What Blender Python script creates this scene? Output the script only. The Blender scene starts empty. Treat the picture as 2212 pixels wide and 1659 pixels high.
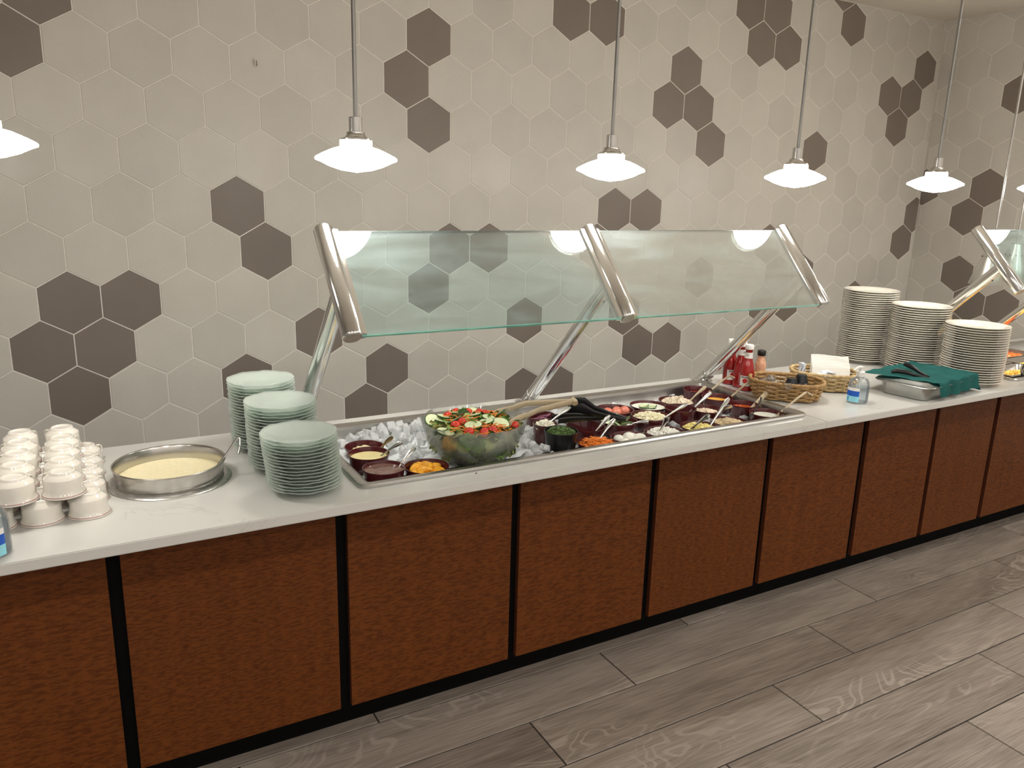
import bpy, bmesh, math, random
from mathutils import Vector, Matrix, noise

random.seed(7)
scene = bpy.context.scene
C = scene.collection
PI = math.pi

# ------------------------------------------------------------------ camera
cam_d = bpy.data.cameras.new('camera'); cam = bpy.data.objects.new('camera', cam_d); C.objects.link(cam)
cam_d.sensor_width = 36.0; cam_d.lens = 36.0*1694.53/2212.0; cam_d.clip_start = 0.05; cam_d.clip_end = 60
right = Vector((0.87313244, -0.48680302, 0.02574017)); fwd = Vector((0.47811745, 0.84486252, -0.24002296)); up = Vector((0.095097, 0.22187866, 0.9704259))
cam.matrix_world = Matrix(((right.x, up.x, -fwd.x, 0.0105), (right.y, up.y, -fwd.y, -3.2700), (right.z, up.z, -fwd.z, 1.5621), (0, 0, 0, 1)))
scene.camera = cam

# ------------------------------------------------------------------ world, view
world = bpy.data.worlds.new('world'); scene.world = world; world.use_nodes = True
world.node_tree.nodes['Background'].inputs[0].default_value = (1.0, 0.93, 0.84, 1)
world.node_tree.nodes['Background'].inputs[1].default_value = 0.10
vs = scene.view_settings
vs.view_transform = 'Standard'; vs.look = 'None'; vs.gamma = 1.0; vs.use_curve_mapping = False
vs.exposure = -0.12

# sizes of the place (metres)
FLOOR = 0.0; CEIL = 2.645; CZ = 0.80                 # counter top height
CF, CB = -1.507, -0.792                              # counter front and back edge
XR = 4.915                                           # tiled side wall
XL, YF = -4.2, -7.2                                  # rest of the room
PENDANT_EMIT = 43.0
FILL_DOWNLIGHT_W = 15.0

# ------------------------------------------------------------------ added fill downlights (unseen; the last two lift the side wall and floor)
FILL_DOWNLIGHTS = [(x, y, e) for y, e in ((-3.4, .7), (-4.9, .9), (-6.4, 1.1)) for x in (-2.6, -1.2, 0.2, 1.6, 3.0, 4.3)]+[(3.3, -2.75, .6), (4.35, -2.1, .8)]

# ------------------------------------------------------------------ materials
MATS = {}
def nd(nt, kind, **kw):
    n = nt.nodes.new(kind)
    for k, v in kw.items():
        if k.startswith('i_'):
            n.inputs[k[2:].replace('_', ' ')].default_value = v
        else: setattr(n, k, v)
    return n
def mat(name, col=(.8, .8, .8), rough=.5, metal=0., spec=.5, trans=0., ior=1.45, emit=None, estr=0., coat=0., sss=0., var=0., scale=20., bump=0., bscale=60., stretch=None, alpha=1.):
    if name in MATS: return MATS[name]
    m = bpy.data.materials.new(name); m.use_nodes = True; nt = m.node_tree
    b = nt.nodes['Principled BSDF']
    b.inputs['Base Color'].default_value = (*col, 1); b.inputs['Roughness'].default_value = rough; b.inputs['Metallic'].default_value = metal
    b.inputs['Specular IOR Level'].default_value = spec; b.inputs['Transmission Weight'].default_value = trans; b.inputs['IOR'].default_value = ior
    b.inputs['Coat Weight'].default_value = coat; b.inputs['Coat Roughness'].default_value = .05
    if sss:
        b.inputs['Subsurface Weight'].default_value = sss; b.inputs['Subsurface Radius'].default_value = (.01, .006, .004)
    if emit: b.inputs['Emission Color'].default_value = (*emit, 1); b.inputs['Emission Strength'].default_value = estr
    tc = None
    if var or bump:
        tc = nt.nodes.new('ShaderNodeTexCoord'); src = tc.outputs['Object']
        if stretch:
            mp = nt.nodes.new('ShaderNodeMapping'); mp.inputs['Scale'].default_value = stretch; nt.links.new(src, mp.inputs[0]); src = mp.outputs[0]
    if var:
        n = nd(nt, 'ShaderNodeTexNoise'); n.inputs['Scale'].default_value = scale; n.inputs['Detail'].default_value = 5; nt.links.new(src, n.inputs['Vector'])
        r = nt.nodes.new('ShaderNodeValToRGB'); r.color_ramp.elements[0].position = .3; r.color_ramp.elements[1].position = .7
        r.color_ramp.elements[0].color = (*[max(0, c*(1-var)) for c in col], 1); r.color_ramp.elements[1].color = (*[min(1, c*(1+var)) for c in col], 1)
        nt.links.new(n.outputs['Fac'], r.inputs[0]); nt.links.new(r.outputs[0], b.inputs['Base Color'])
    if bump:
        n2 = nd(nt, 'ShaderNodeTexNoise'); n2.inputs['Scale'].default_value = bscale; n2.inputs['Detail'].default_value = 4; nt.links.new(src, n2.inputs['Vector'])
        bp = nt.nodes.new('ShaderNodeBump'); bp.inputs['Strength'].default_value = bump; bp.inputs['Distance'].default_value = .002
        nt.links.new(n2.outputs['Fac'], bp.inputs['Height']); nt.links.new(bp.outputs[0], b.inputs['Normal'])
    MATS[name] = m
    return m

def tile_mat(name, col, rough):
    m = bpy.data.materials.new(name); m.use_nodes = True; nt = m.node_tree; b = nt.nodes['Principled BSDF']; L = nt.links
    tc = nt.nodes.new('ShaderNodeTexCoord'); oi = nt.nodes.new('ShaderNodeObjectInfo')
    geo = nt.nodes.new('ShaderNodeNewGeometry')
    n = nd(nt, 'ShaderNodeTexNoise'); n.inputs['Scale'].default_value = 6; n.inputs['Detail'].default_value = 6; L.new(geo.outputs['Position'], n.inputs['Vector'])
    fine = nd(nt, 'ShaderNodeTexNoise'); fine.inputs['Scale'].default_value = 220; fine.inputs['Detail'].default_value = 2; L.new(geo.outputs['Position'], fine.inputs['Vector'])
    a = nt.nodes.new('ShaderNodeMath'); a.operation = 'MULTIPLY_ADD'; a.inputs[1].default_value = .10; a.inputs[2].default_value = .0; L.new(oi.outputs['Random'], a.inputs[0])
    s = nt.nodes.new('ShaderNodeMath'); s.operation = 'MULTIPLY_ADD'; s.inputs[1].default_value = .16; L.new(n.outputs['Fac'], s.inputs[0]); L.new(a.outputs[0], s.inputs[2])
    s2 = nt.nodes.new('ShaderNodeMath'); s2.operation = 'MULTIPLY_ADD'; s2.inputs[1].default_value = .10; L.new(fine.outputs['Fac'], s2.inputs[0]); L.new(s.outputs[0], s2.inputs[2])
    s3 = nt.nodes.new('ShaderNodeMath'); s3.operation = 'ADD'; s3.inputs[1].default_value = .82; L.new(s2.outputs[0], s3.inputs[0])
    vm = nt.nodes.new('ShaderNodeVectorMath'); vm.operation = 'SCALE'; vm.inputs[0].default_value = col; L.new(s3.outputs[0], vm.inputs['Scale'])
    L.new(vm.outputs[0], b.inputs['Base Color'])
    smr = nd(nt, 'ShaderNodeTexNoise'); smr.inputs['Scale'].default_value = 2.6; smr.inputs['Detail'].default_value = 3; L.new(geo.outputs['Position'], smr.inputs['Vector'])
    rr = nt.nodes.new('ShaderNodeMapRange'); rr.inputs[1].default_value = .40; rr.inputs[2].default_value = .62; rr.inputs[3].default_value = rough-.09; rr.inputs[4].default_value = rough+.08
    L.new(smr.outputs['Fac'], rr.inputs[0]); L.new(rr.outputs[0], b.inputs['Roughness'])
    bp = nt.nodes.new('ShaderNodeBump'); bp.inputs['Strength'].default_value = .12; bp.inputs['Distance'].default_value = .001; L.new(fine.outputs['Fac'], bp.inputs['Height']); L.new(bp.outputs[0], b.inputs['Normal'])
    return m
M_TILE = tile_mat('tile_beige', (.575, .545, .490), .42)
M_DARK = tile_mat('tile_umber', (.205, .170, .143), .45)
M_GROUT = mat('grout', (.74, .70, .64), .8, var=.06, scale=40)
M_CEIL = mat('ceiling_paint', (.62, .57, .49), .9, bump=.15, bscale=90, var=.03)
M_PAINT = mat('wall_paint', (.62, .61, .59), .8, bump=.1, bscale=80, var=.05)

def plank_mat():
    m = bpy.data.materials.new('wood_look_porcelain'); m.use_nodes = True; nt = m.node_tree; b = nt.nodes['Principled BSDF']; L = nt.links
    tc = nt.nodes.new('ShaderNodeTexCoord'); oi = nt.nodes.new('ShaderNodeObjectInfo')
    off = nt.nodes.new('ShaderNodeVectorMath'); off.operation = 'SCALE'; off.inputs[0].default_value = (37., 91., 13.); L.new(oi.outputs['Random'], off.inputs['Scale'])
    add = nt.nodes.new('ShaderNodeVectorMath'); add.operation = 'ADD'; L.new(tc.outputs['Object'], add.inputs[0]); L.new(off.outputs[0], add.inputs[1])
    def stretched(sx, sy, scale, detail, dist=0.):
        mp = nt.nodes.new('ShaderNodeMapping'); mp.inputs['Scale'].default_value = (sx, sy, 1); L.new(add.outputs[0], mp.inputs[0])
        n = nd(nt, 'ShaderNodeTexNoise'); n.inputs['Scale'].default_value = scale; n.inputs['Detail'].default_value = detail; n.inputs['Distortion'].default_value = dist; L.new(mp.outputs[0], n.inputs['Vector']); return n
    broad = stretched(1, 6, 1.6, 4, .4); fine = stretched(2.5, 70, 3., 8, .3)
    warp = stretched(1, 2.2, 2.2, 2, .6)
    # cathedral grain: contour lines of a slow noise
    mul = nt.nodes.new('ShaderNodeMath'); mul.operation = 'MULTIPLY'; mul.inputs[1].default_value = 95.; L.new(warp.outputs['Fac'], mul.inputs[0])
    sn = nt.nodes.new('ShaderNodeMath'); sn.operation = 'SINE'; L.new(mul.outputs[0], sn.inputs[0])
    pw = nt.nodes.new('ShaderNodeMapRange'); pw.inputs[1].default_value = .35; pw.inputs[2].default_value = 1.0; pw.inputs[3].default_value = 0; pw.inputs[4].default_value = 1; L.new(sn.outputs[0], pw.inputs[0])
    mask = stretched(.9, 3.0, 1.5, 2)
    mk = nt.nodes.new('ShaderNodeMapRange'); mk.inputs[1].default_value = .52; mk.inputs[2].default_value = .66; mk.inputs[3].default_value = 0; mk.inputs[4].default_value = .26; L.new(mask.outputs['Fac'], mk.inputs[0])
    cg = nt.nodes.new('ShaderNodeMath'); cg.operation = 'MULTIPLY'; L.new(pw.outputs[0], cg.inputs[0]); L.new(mk.outputs[0], cg.inputs[1])
    ramp = nt.nodes.new('ShaderNodeValToRGB'); e = ramp.color_ramp.elements
    e[0].position = .34; e[0].color = (.135, .106, .085, 1); e[1].position = .72; e[1].color = (.330, .278, .232, 1)
    mix = nt.nodes.new('ShaderNodeMath'); mix.operation = 'MULTIPLY_ADD'; mix.inputs[1].default_value = .60
    L.new(fine.outputs['Fac'], mix.inputs[0])
    hb = nt.nodes.new('ShaderNodeMath'); hb.operation = 'MULTIPLY'; hb.inputs[1].default_value = .45; L.new(broad.outputs['Fac'], hb.inputs[0]); L.new(hb.outputs[0], mix.inputs[2])
    s = nt.nodes.new('ShaderNodeMath'); s.operation = 'ADD'; L.new(mix.outputs[0], s.inputs[0]); L.new(cg.outputs[0], s.inputs[1])
    rnd = nt.nodes.new('ShaderNodeMath'); rnd.operation = 'MULTIPLY_ADD'; rnd.inputs[1].default_value = .12; rnd.inputs[2].default_value = -.06; L.new(oi.outputs['Random'], rnd.inputs[0])
    s2 = nt.nodes.new('ShaderNodeMath'); s2.operation = 'ADD'; L.new(s.outputs[0], s2.inputs[0]); L.new(rnd.outputs[0], s2.inputs[1])
    L.new(s2.outputs[0], ramp.inputs[0]); L.new(ramp.outputs[0], b.inputs['Base Color'])
    b.inputs['Roughness'].default_value = .5; b.inputs['Specular IOR Level'].default_value = .35
    bp = nt.nodes.new('ShaderNodeBump'); bp.inputs['Strength'].default_value = .1; bp.inputs['Distance'].default_value = .001; L.new(fine.outputs['Fac'], bp.inputs['Height']); L.new(bp.outputs[0], b.inputs['Normal'])
    return m
M_PLANK = plank_mat()
M_JOINT = mat('floor_joint', (.018, .014, .012), .85, var=.1)

def panel_mat():
    m = bpy.data.materials.new('figured_veneer'); m.use_nodes = True; nt = m.node_tree; b = nt.nodes['Principled BSDF']; L = nt.links
    tc = nt.nodes.new('ShaderNodeTexCoord'); oi = nt.nodes.new('ShaderNodeObjectInfo')
    off = nt.nodes.new('ShaderNodeVectorMath'); off.operation = 'SCALE'; off.inputs[0].default_value = (11., 5., 17.); L.new(oi.outputs['Random'], off.inputs['Scale'])
    add = nt.nodes.new('ShaderNodeVectorMath'); add.operation = 'ADD'; L.new(tc.outputs['Object'], add.inputs[0]); L.new(off.outputs[0], add.inputs[1])
    def st(s, scale, det, dist=0.):
        mp = nt.nodes.new('ShaderNodeMapping'); mp.inputs['Scale'].default_value = s; L.new(add.outputs[0], mp.inputs[0])
        n = nd(nt, 'ShaderNodeTexNoise'); n.inputs['Scale'].default_value = scale; n.inputs['Detail'].default_value = det; n.inputs['Distortion'].default_value = dist; L.new(mp.outputs[0], n.inputs['Vector']); return n
    rip = st((1.0, 1, 4.5), 48., 3, .3)          # crosswise ripple figure
    bands = st((14, 1, .5), 2.2, 3)              # vertical bands of the veneer leaves
    pores = st((60, 1, 4), 6., 3)
    r = nt.nodes.new('ShaderNodeMapRange'); r.inputs[1].default_value = .40; r.inputs[2].default_value = .56; r.inputs[3].default_value = 0; r.inputs[4].default_value = 1; L.new(rip.outputs['Fac'], r.inputs[0])
    k = nt.nodes.new('ShaderNodeMath'); k.operation = 'MULTIPLY_ADD'; k.inputs[1].default_value = .5; L.new(r.outputs[0], k.inputs[0])
    h = nt.nodes.new('ShaderNodeMath'); h.operation = 'MULTIPLY'; h.inputs[1].default_value = .45; L.new(bands.outputs['Fac'], h.inputs[0])
    p = nt.nodes.new('ShaderNodeMath'); p.operation = 'MULTIPLY_ADD'; p.inputs[1].default_value = .25; L.new(pores.outputs['Fac'], p.inputs[0]); L.new(h.outputs[0], p.inputs[2]); L.new(p.outputs[0], k.inputs[2])
    ramp = nt.nodes.new('ShaderNodeValToRGB'); e = ramp.color_ramp.elements
    e[0].position = .2; e[0].color = (.066, .018, .004, 1); e[1].position = .95; e[1].color = (.142, .041, .009, 1)
    L.new(k.outputs[0], ramp.inputs[0]); L.new(ramp.outputs[0], b.inputs['Base Color'])
    b.inputs['Roughness'].default_value = .36; b.inputs['Specular IOR Level'].default_value = .16
    return m
M_PANEL = panel_mat()
M_BLACK = mat('black_laminate', (.003, .003, .003), .55, spec=.08, var=.2)
M_EDGE = mat('panel_edge_band', (.085, .024, .010), .45, var=.1)

def quartz_mat():
    m = bpy.data.materials.new('white_quartz'); m.use_nodes = True; nt = m.node_tree; b = nt.nodes['Principled BSDF']; L = nt.links
    tc = nt.nodes.new('ShaderNodeTexCoord')
    n = nd(nt, 'ShaderNodeTexNoise'); n.inputs['Scale'].default_value = 4.; n.inputs['Detail'].default_value = 12; n.inputs['Roughness'].default_value = .7; n.inputs['Distortion'].default_value = 1.2; L.new(tc.outputs['Object'], n.inputs['Vector'])
    sub = nt.nodes.new('ShaderNodeMath'); sub.operation = 'SUBTRACT'; sub.inputs[1].default_value = .5; L.new(n.outputs['Fac'], sub.inputs[0])
    ab = nt.nodes.new('ShaderNodeMath'); ab.operation = 'ABSOLUTE'; L.new(sub.outputs[0], ab.inputs[0])
    r = nt.nodes.new('ShaderNodeMapRange'); r.inputs[1].default_value = 0.; r.inputs[2].default_value = .03; r.inputs[3].default_value = 1; r.inputs[4].default_value = 0; L.new(ab.outputs[0], r.inputs[0])
    n2 = nd(nt, 'ShaderNodeTexNoise'); n2.inputs['Scale'].default_value = 7.; n2.inputs['Detail'].default_value = 3; L.new(tc.outputs['Object'], n2.inputs['Vector'])
    r2 = nt.nodes.new('ShaderNodeMapRange'); r2.inputs[1].default_value = .56; r2.inputs[2].default_value = .72; L.new(n2.outputs['Fac'], r2.inputs[0])
    mu = nt.nodes.new('ShaderNodeMath'); mu.operation = 'MULTIPLY'; L.new(r.outputs[0], mu.inputs[0]); L.new(r2.outputs[0], mu.inputs[1])
    mx = nt.nodes.new('ShaderNodeMix'); mx.data_type = 'RGBA'; mx.inputs['A'].default_value = (.57, .56, .53, 1); mx.inputs['B'].default_value = (.45, .435, .41, 1); L.new(mu.outputs[0], mx.inputs['Factor'])
    L.new(mx.outputs['Result'], b.inputs['Base Color']); b.inputs['Roughness'].default_value = .16; b.inputs['Specular IOR Level'].default_value = .45
    return m
M_QUARTZ = quartz_mat()
def brushed(name, col, rough, stretch, amt):
    m = mat(name, col, rough, metal=1.); nt = m.node_tree; b = nt.nodes['Principled BSDF']; L = nt.links
    tc = nt.nodes.new('ShaderNodeTexCoord'); mp = nt.nodes.new('ShaderNodeMapping'); mp.inputs['Scale'].default_value = stretch; L.new(tc.outputs['Object'], mp.inputs[0])
    n = nd(nt, 'ShaderNodeTexNoise'); n.inputs['Scale'].default_value = 8; n.inputs['Detail'].default_value = 4; L.new(mp.outputs[0], n.inputs['Vector'])
    r = nt.nodes.new('ShaderNodeMapRange'); r.inputs[3].default_value = max(.02, rough-amt); r.inputs[4].default_value = rough+amt; L.new(n.outputs['Fac'], r.inputs[0]); L.new(r.outputs[0], b.inputs['Roughness'])
    return m
M_STEEL = brushed('brushed_steel', (.52, .51, .49), .30, (1, 40, 40), .1)
M_CHROME = brushed('polished_steel', (.78, .775, .76), .13, (30, 30, 2), .06)
M_SATIN = brushed('satin_steel', (.56, .54, .51), .24, (4, 4, 40), .08)
M_ROD = mat('lamp_rod_steel', (.30, .29, .275), .34, metal=1., var=.1)
M_SPOON = mat('spoon_steel', (.72, .71, .69), .16, metal=1., var=.06)
M_BEIGE_P = mat('beige_plastic', (.47, .38, .25), .35, var=.08)
M_BLACK_P = mat('black_plastic', (.010, .010, .010), .28, var=.2)
M_MAROON = mat('maroon_melamine', (.070, .010, .012), .18, coat=.4, var=.15)
M_CHINA = mat('cream_china', (.78, .75, .66), .12, coat=.5, var=.02)
M_MUG = mat('ivory_china', (.74, .70, .63), .10, coat=.6, var=.02)
M_RED_LINE = mat('red_line_glaze', (.30, .07, .07), .2, var=.1)
M_PENDANT = mat('lit_opal_glass', (.9, .88, .84), .3, emit=(1., .965, .90), estr=PENDANT_EMIT, var=.01)
M_OPAL = mat('opal_glass_neck', (.80, .74, .68), .25, emit=(1., .9, .8), estr=.5, var=.01)

def thin_glass(name, tint, refl=.06, haze=.0, hcol=(.8, .85, .83), rough=.0, smear=False):
    m = bpy.data.materials.new(name); m.use_nodes = True; nt = m.node_tree; L = nt.links
    nt.nodes.remove(nt.nodes['Principled BSDF']); out = nt.nodes['Material Output']
    tr = nt.nodes.new('ShaderNodeBsdfTransparent'); tr.inputs[0].default_value = (*tint, 1)
    gl = nt.nodes.new('ShaderNodeBsdfGlossy'); gl.inputs['Roughness'].default_value = rough
    fr = nt.nodes.new('ShaderNodeLayerWeight'); fr.inputs['Blend'].default_value = .25
    rr = nt.nodes.new('ShaderNodeMapRange'); rr.inputs[3].default_value = refl; rr.inputs[4].default_value = min(1., refl+.7); L.new(fr.outputs['Fresnel'], rr.inputs[0])
    mx = nt.nodes.new('ShaderNodeMixShader'); L.new(rr.outputs[0], mx.inputs[0]); L.new(tr.outputs[0], mx.inputs[1]); L.new(gl.outputs[0], mx.inputs[2])
    last = mx
    if haze:
        df = nt.nodes.new('ShaderNodeBsdfDiffuse'); df.inputs[0].default_value = (*hcol, 1)
        tl = nt.nodes.new('ShaderNodeBsdfTranslucent'); tl.inputs[0].default_value = (*hcol, 1)
        dm = nt.nodes.new('ShaderNodeMixShader'); dm.inputs[0].default_value = .5; L.new(df.outputs[0], dm.inputs[1]); L.new(tl.outputs[0], dm.inputs[2])
        m2 = nt.nodes.new('ShaderNodeMixShader'); L.new(last.outputs[0], m2.inputs[1]); L.new(dm.outputs[0], m2.inputs[2]); m2.inputs[0].default_value = haze
        if smear:
            tc = nt.nodes.new('ShaderNodeTexCoord'); mp = nt.nodes.new('ShaderNodeMapping'); mp.inputs['Scale'].default_value = (1.2, 5, 5); mp.inputs['Rotation'].default_value = (0, .25, 0); L.new(tc.outputs['Object'], mp.inputs[0])
            n = nd(nt, 'ShaderNodeTexNoise'); n.inputs['Scale'].default_value = 3.2; n.inputs['Detail'].default_value = 8; n.inputs['Distortion'].default_value = .8; L.new(mp.outputs[0], n.inputs['Vector'])
            r = nt.nodes.new('ShaderNodeMapRange'); r.inputs[1].default_value = .42; r.inputs[2].default_value = .78; r.inputs[3].default_value = haze*.55; r.inputs[4].default_value = haze*2.2; L.new(n.outputs['Fac'], r.inputs[0]); L.new(r.outputs[0], m2.inputs[0])
        last = m2
    L.new(last.outputs[0], out.inputs['Surface']); MATS[name] = m
    return m
M_GUARD = thin_glass('guard_glass', (.85, .925, .915), .03, .10, (.78, .93, .94), smear=True)
M_GUARD_TOP = mat('glass_edge_dark', (.10, .12, .11), .2, var=.1)
M_GUARD_EDGE = mat('glass_edge_green', (.30, .72, .63), .12, trans=.3, emit=None, coat=.5, var=.15, scale=9)
M_BOWLGLASS = thin_glass('pressed_bowl_glass', (.95, .96, .95), .05, .08, (.90, .93, .88), rough=.08)
M_PLATEGLASS = thin_glass('pressed_plate_glass', (.95, .975, .96), .08, .40, (.90, .96, .91), rough=.10)
M_CLEARCUP = thin_glass('clear_plastic', (.93, .94, .93), .08, .08, (.8, .8, .8), rough=.08)
M_BOTTLE = thin_glass('clear_bottle', (.93, .95, .96), .06, .05, (.8, .86, .9), rough=.04)
M_ICE = mat('ice', (.95, .96, .97), .18, trans=.62, ior=1.31, var=.04, scale=30, bump=.3, bscale=70)

# ------------------------------------------------------------------ helpers
def finish(name, bm, m, parent=None, smooth=30, loc=None, rot=None, mats=None):
    me = bpy.data.meshes.new(name)
    bmesh.ops.recalc_face_normals(bm, faces=bm.faces[:])
    bm.to_mesh(me); bm.free()
    for x in (mats or [m]): me.materials.append(x)
    if smooth:
        me.shade_smooth(); me.set_sharp_from_angle(angle=math.radians(smooth))
    return link(name, me, parent, loc, rot)
def link(name, me, parent=None, loc=None, rot=None):
    o = bpy.data.objects.new(name, me); C.objects.link(o)
    if parent: o.parent = parent
    if loc is not None: o.location = loc
    if rot is not None: o.rotation_euler = rot
    return o
def tag(o, label, cat, group=None, kind=None):
    o['label'] = label; o['category'] = cat
    if group: o['group'] = group
    if kind: o['kind'] = kind
    return o
def thing(name, label, cat, loc=(0, 0, 0), rotz=0., group=None):
    o = bpy.data.objects.new(name, None); C.objects.link(o); o.empty_display_size = .05
    o.location = loc; o.rotation_euler = (0, 0, rotz); return tag(o, label, cat, group)
def struct(o):
    o['kind'] = 'structure'; return o
def copy_tree(o, parent=None):
    c = o.copy(); C.objects.link(c)
    if parent: c.parent = parent
    for ch in list(o.children): copy_tree(ch, c)
    return c

def box(bm, x0, x1, y0, y1, z0, z1, bev=0., mi=0):
    r = bmesh.ops.create_cube(bm, size=1.)
    vs_ = r['verts']
    bmesh.ops.scale(bm, vec=(x1-x0, y1-y0, z1-z0), verts=vs_); bmesh.ops.translate(bm, vec=((x0+x1)/2, (y0+y1)/2, (z0+z1)/2), verts=vs_)
    fs = list({f for v in vs_ for f in v.link_faces})
    for f in fs: f.material_index = mi
    if bev:
        es = list({e for v in vs_ for e in v.link_edges})
        bmesh.ops.bevel(bm, geom=es, offset=bev, segments=2, affect='EDGES', profile=.6)
def lathe(bm, prof, seg=32, mi=0, wob=None, c=(0, 0, 0)):
    rings = []
    for (r, z) in prof:
        if r <= 1e-6: rings.append([bm.verts.new((c[0], c[1], c[2]+z))])
        else:
            ring = []
            for k in range(seg):
                a = 2*PI*k/seg; rr = r; zz = z
                if wob: rr, zz = wob(a, r, z)
                ring.append(bm.verts.new((c[0]+rr*math.cos(a), c[1]+rr*math.sin(a), c[2]+zz)))
            rings.append(ring)
    for A, B in zip(rings, rings[1:]):
        for k in range(seg):
            a0 = A[k % len(A)]; a1 = A[(k+1) % len(A)]; b0 = B[k % len(B)]; b1 = B[(k+1) % len(B)]
            vs_ = []
            for v in (a0, a1, b1, b0):
                if v not in vs_: vs_.append(v)
            if len(vs_) >= 3:
                try: bm.faces.new(vs_).material_index = mi
                except ValueError: pass
    return rings
def frame_axes(t):
    t = t.normalized(); u = Vector((0, 0, 1)) if abs(t.z) < .95 else Vector((1, 0, 0))
    a = t.cross(u).normalized(); b = t.cross(a).normalized(); return a, b
def tube(bm, pts, rad, seg=10, mi=0, closed=False, caps=True):
    pts = [Vector(p) for p in pts]; n = len(pts); rings = []
    pa = None
    for i, p in enumerate(pts):
        if closed: t = pts[(i+1) % n]-pts[i-1]
        else: t = pts[min(i+1, n-1)]-pts[max(i-1, 0)]
        a, b = frame_axes(t)
        if pa is not None:
            tn = t.normalized(); a = (pa-tn*pa.dot(tn)).normalized(); b = tn.cross(a)
        pa = a
        r = rad[i] if isinstance(rad, (list, tuple)) else rad
        rings.append([bm.verts.new(p+a*r*math.cos(2*PI*k/seg)+b*r*math.sin(2*PI*k/seg)) for k in range(seg)])
    rng = range(n) if closed else range(n-1)
    for i in rng:
        A, B = rings[i], rings[(i+1) % n]
        for k in range(seg):
            bm.faces.new((A[k], A[(k+1) % seg], B[(k+1) % seg], B[k])).material_index = mi
    if caps and not closed:
        bm.faces.new(rings[0][::-1]).material_index = mi; bm.faces.new(rings[-1]).material_index = mi
def ribbon(bm, pts, widths, thick, side, mi=0):
    """flat bar with rounded section along pts; side = direction of its width"""
    pts = [Vector(p) for p in pts]; side = Vector(side); rings = []
    for i, p in enumerate(pts):
        t = (pts[min(i+1, len(pts)-1)]-pts[max(i-1, 0)]).normalized()
        s = (side-t*side.dot(t)).normalized(); nrm = t.cross(s); w = widths[i] if isinstance(widths, (list, tuple)) else widths
        th = thick[i] if isinstance(thick, (list, tuple)) else thick
        rings.append([bm.verts.new(p+s*w/2*cx+nrm*th/2*cy) for cx, cy in ((1, 0), (.8, .85), (0, 1), (-.8, .85), (-1, 0), (-.8, -.85), (0, -1), (.8, -.85))])
    for A, B in zip(rings, rings[1:]):
        for k in range(8): bm.faces.new((A[k], A[(k+1) % 8], B[(k+1) % 8], B[k])).material_index = mi
    bm.faces.new(rings[0][::-1]); bm.faces.new(rings[-1])
def ellipsoid(bm, c, r, seg=12, rings=8, rot=None, mi=0, jit=0., seed=0):
    res = bmesh.ops.create_uvsphere(bm, u_segments=seg, v_segments=rings, radius=1.)
    Mx = Matrix.Diagonal((*r, 1)); 
    if rot is not None: Mx = rot.to_4x4() @ Mx
    for v in res['verts']:
        if jit: v.co *= 1+jit*noise.noise(v.co*2.3+Vector((seed*7.1, seed*3.3, seed)))
        v.co = Mx @ v.co + Vector(c)
    for f in {f for v in res['verts'] for f in v.link_faces}: f.material_index = mi
def chunk(bm, c, s, rng, mi=0, flat=1.):
    """one crumb: a jittered little block"""
    q = Matrix.Rotation(rng.uniform(0, 6.3), 3, 'Z') @ Matrix.Rotation(rng.uniform(-.8, .8), 3, 'X')
    vs_ = []
    for x, y, z in ((-1, -1, -1), (1, -1, -1), (1, 1, -1), (-1, 1, -1), (-1, -1, 1), (1, -1, 1), (1, 1, 1), (-1, 1, 1)):
        v = Vector((x*s[0], y*s[1], z*s[2]*flat))*.5
        v += Vector((rng.uniform(-1, 1)*s[0], rng.uniform(-1, 1)*s[1], rng.uniform(-1, 1)*s[2]))*.16
        vs_.append(bm.verts.new(q @ v+Vector(c)))
    for f in ((0, 3, 2, 1), (4, 5, 6, 7), (0, 1, 5, 4), (1, 2, 6, 5), (2, 3, 7, 6), (3, 0, 4, 7)): bm.faces.new([vs_[i] for i in f]).material_index = mi

# ------------------------------------------------------------------ tiled walls
TW = .2032; TR = TW/math.sqrt(3); Z0 = 1.1201; GAP = .0042; TANG = math.atan(.00716)
def clip_poly(poly, ax, lim, keep_less):
    out = []
    for a, b in zip(poly, poly[1:]+poly[:1]):
        ia = (a[ax] <= lim) == keep_less or a[ax] == lim; ib = (b[ax] <= lim) == keep_less or b[ax] == lim
        if ia: out.append(a)
        if ia != ib:
            t = (lim-a[ax])/(b[ax]-a[ax]); out.append((a[0]+(b[0]-a[0])*t, a[1]+(b[1]-a[1])*t))
    return out
def hex_poly(cx, cz, r): return [(cx+r*math.cos(PI/6+k*PI/3), cz+r*math.sin(PI/6+k*PI/3)) for k in range(6)]
def tile_geo(bm, poly):
    """proud tile with an eased edge; face at y=0, back at y=.004"""
    n = len(poly); cx = sum(p[0] for p in poly)/n; cz = sum(p[1] for p in poly)/n
    def inset(d): 
        o = []
        for x, z in poly:
            L = math.hypot(x-cx, z-cz) or 1; o.append((x-(x-cx)/L*d, z-(z-cz)/L*d))
        return o
    a = [bm.verts.new((x, .004, z)) for x, z in poly]; b = [bm.verts.new((x, .0012, z)) for x, z in poly]; c = [bm.verts.new((x, 0, z)) for x, z in inset(.0016)]
    for A, B in ((a, b), (b, c)):
        for k in range(n): bm.faces.new((A[k], A[(k+1) % n], B[(k+1) % n], B[k]))
    bm.faces.new(c)
def shared_tile(name, m):
    bm = bmesh.new(); tile_geo(bm, hex_poly(0, 0, TR-GAP/math.sqrt(3))); me = bpy.data.meshes.new(name)
    bmesh.ops.recalc_face_normals(bm, faces=bm.faces[:]); bm.to_mesh(me); bm.free(); me.materials.append(m); return me
ME_TILE = shared_tile('tile', M_TILE); ME_DARK = shared_tile('dark_tile', M_DARK)

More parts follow.
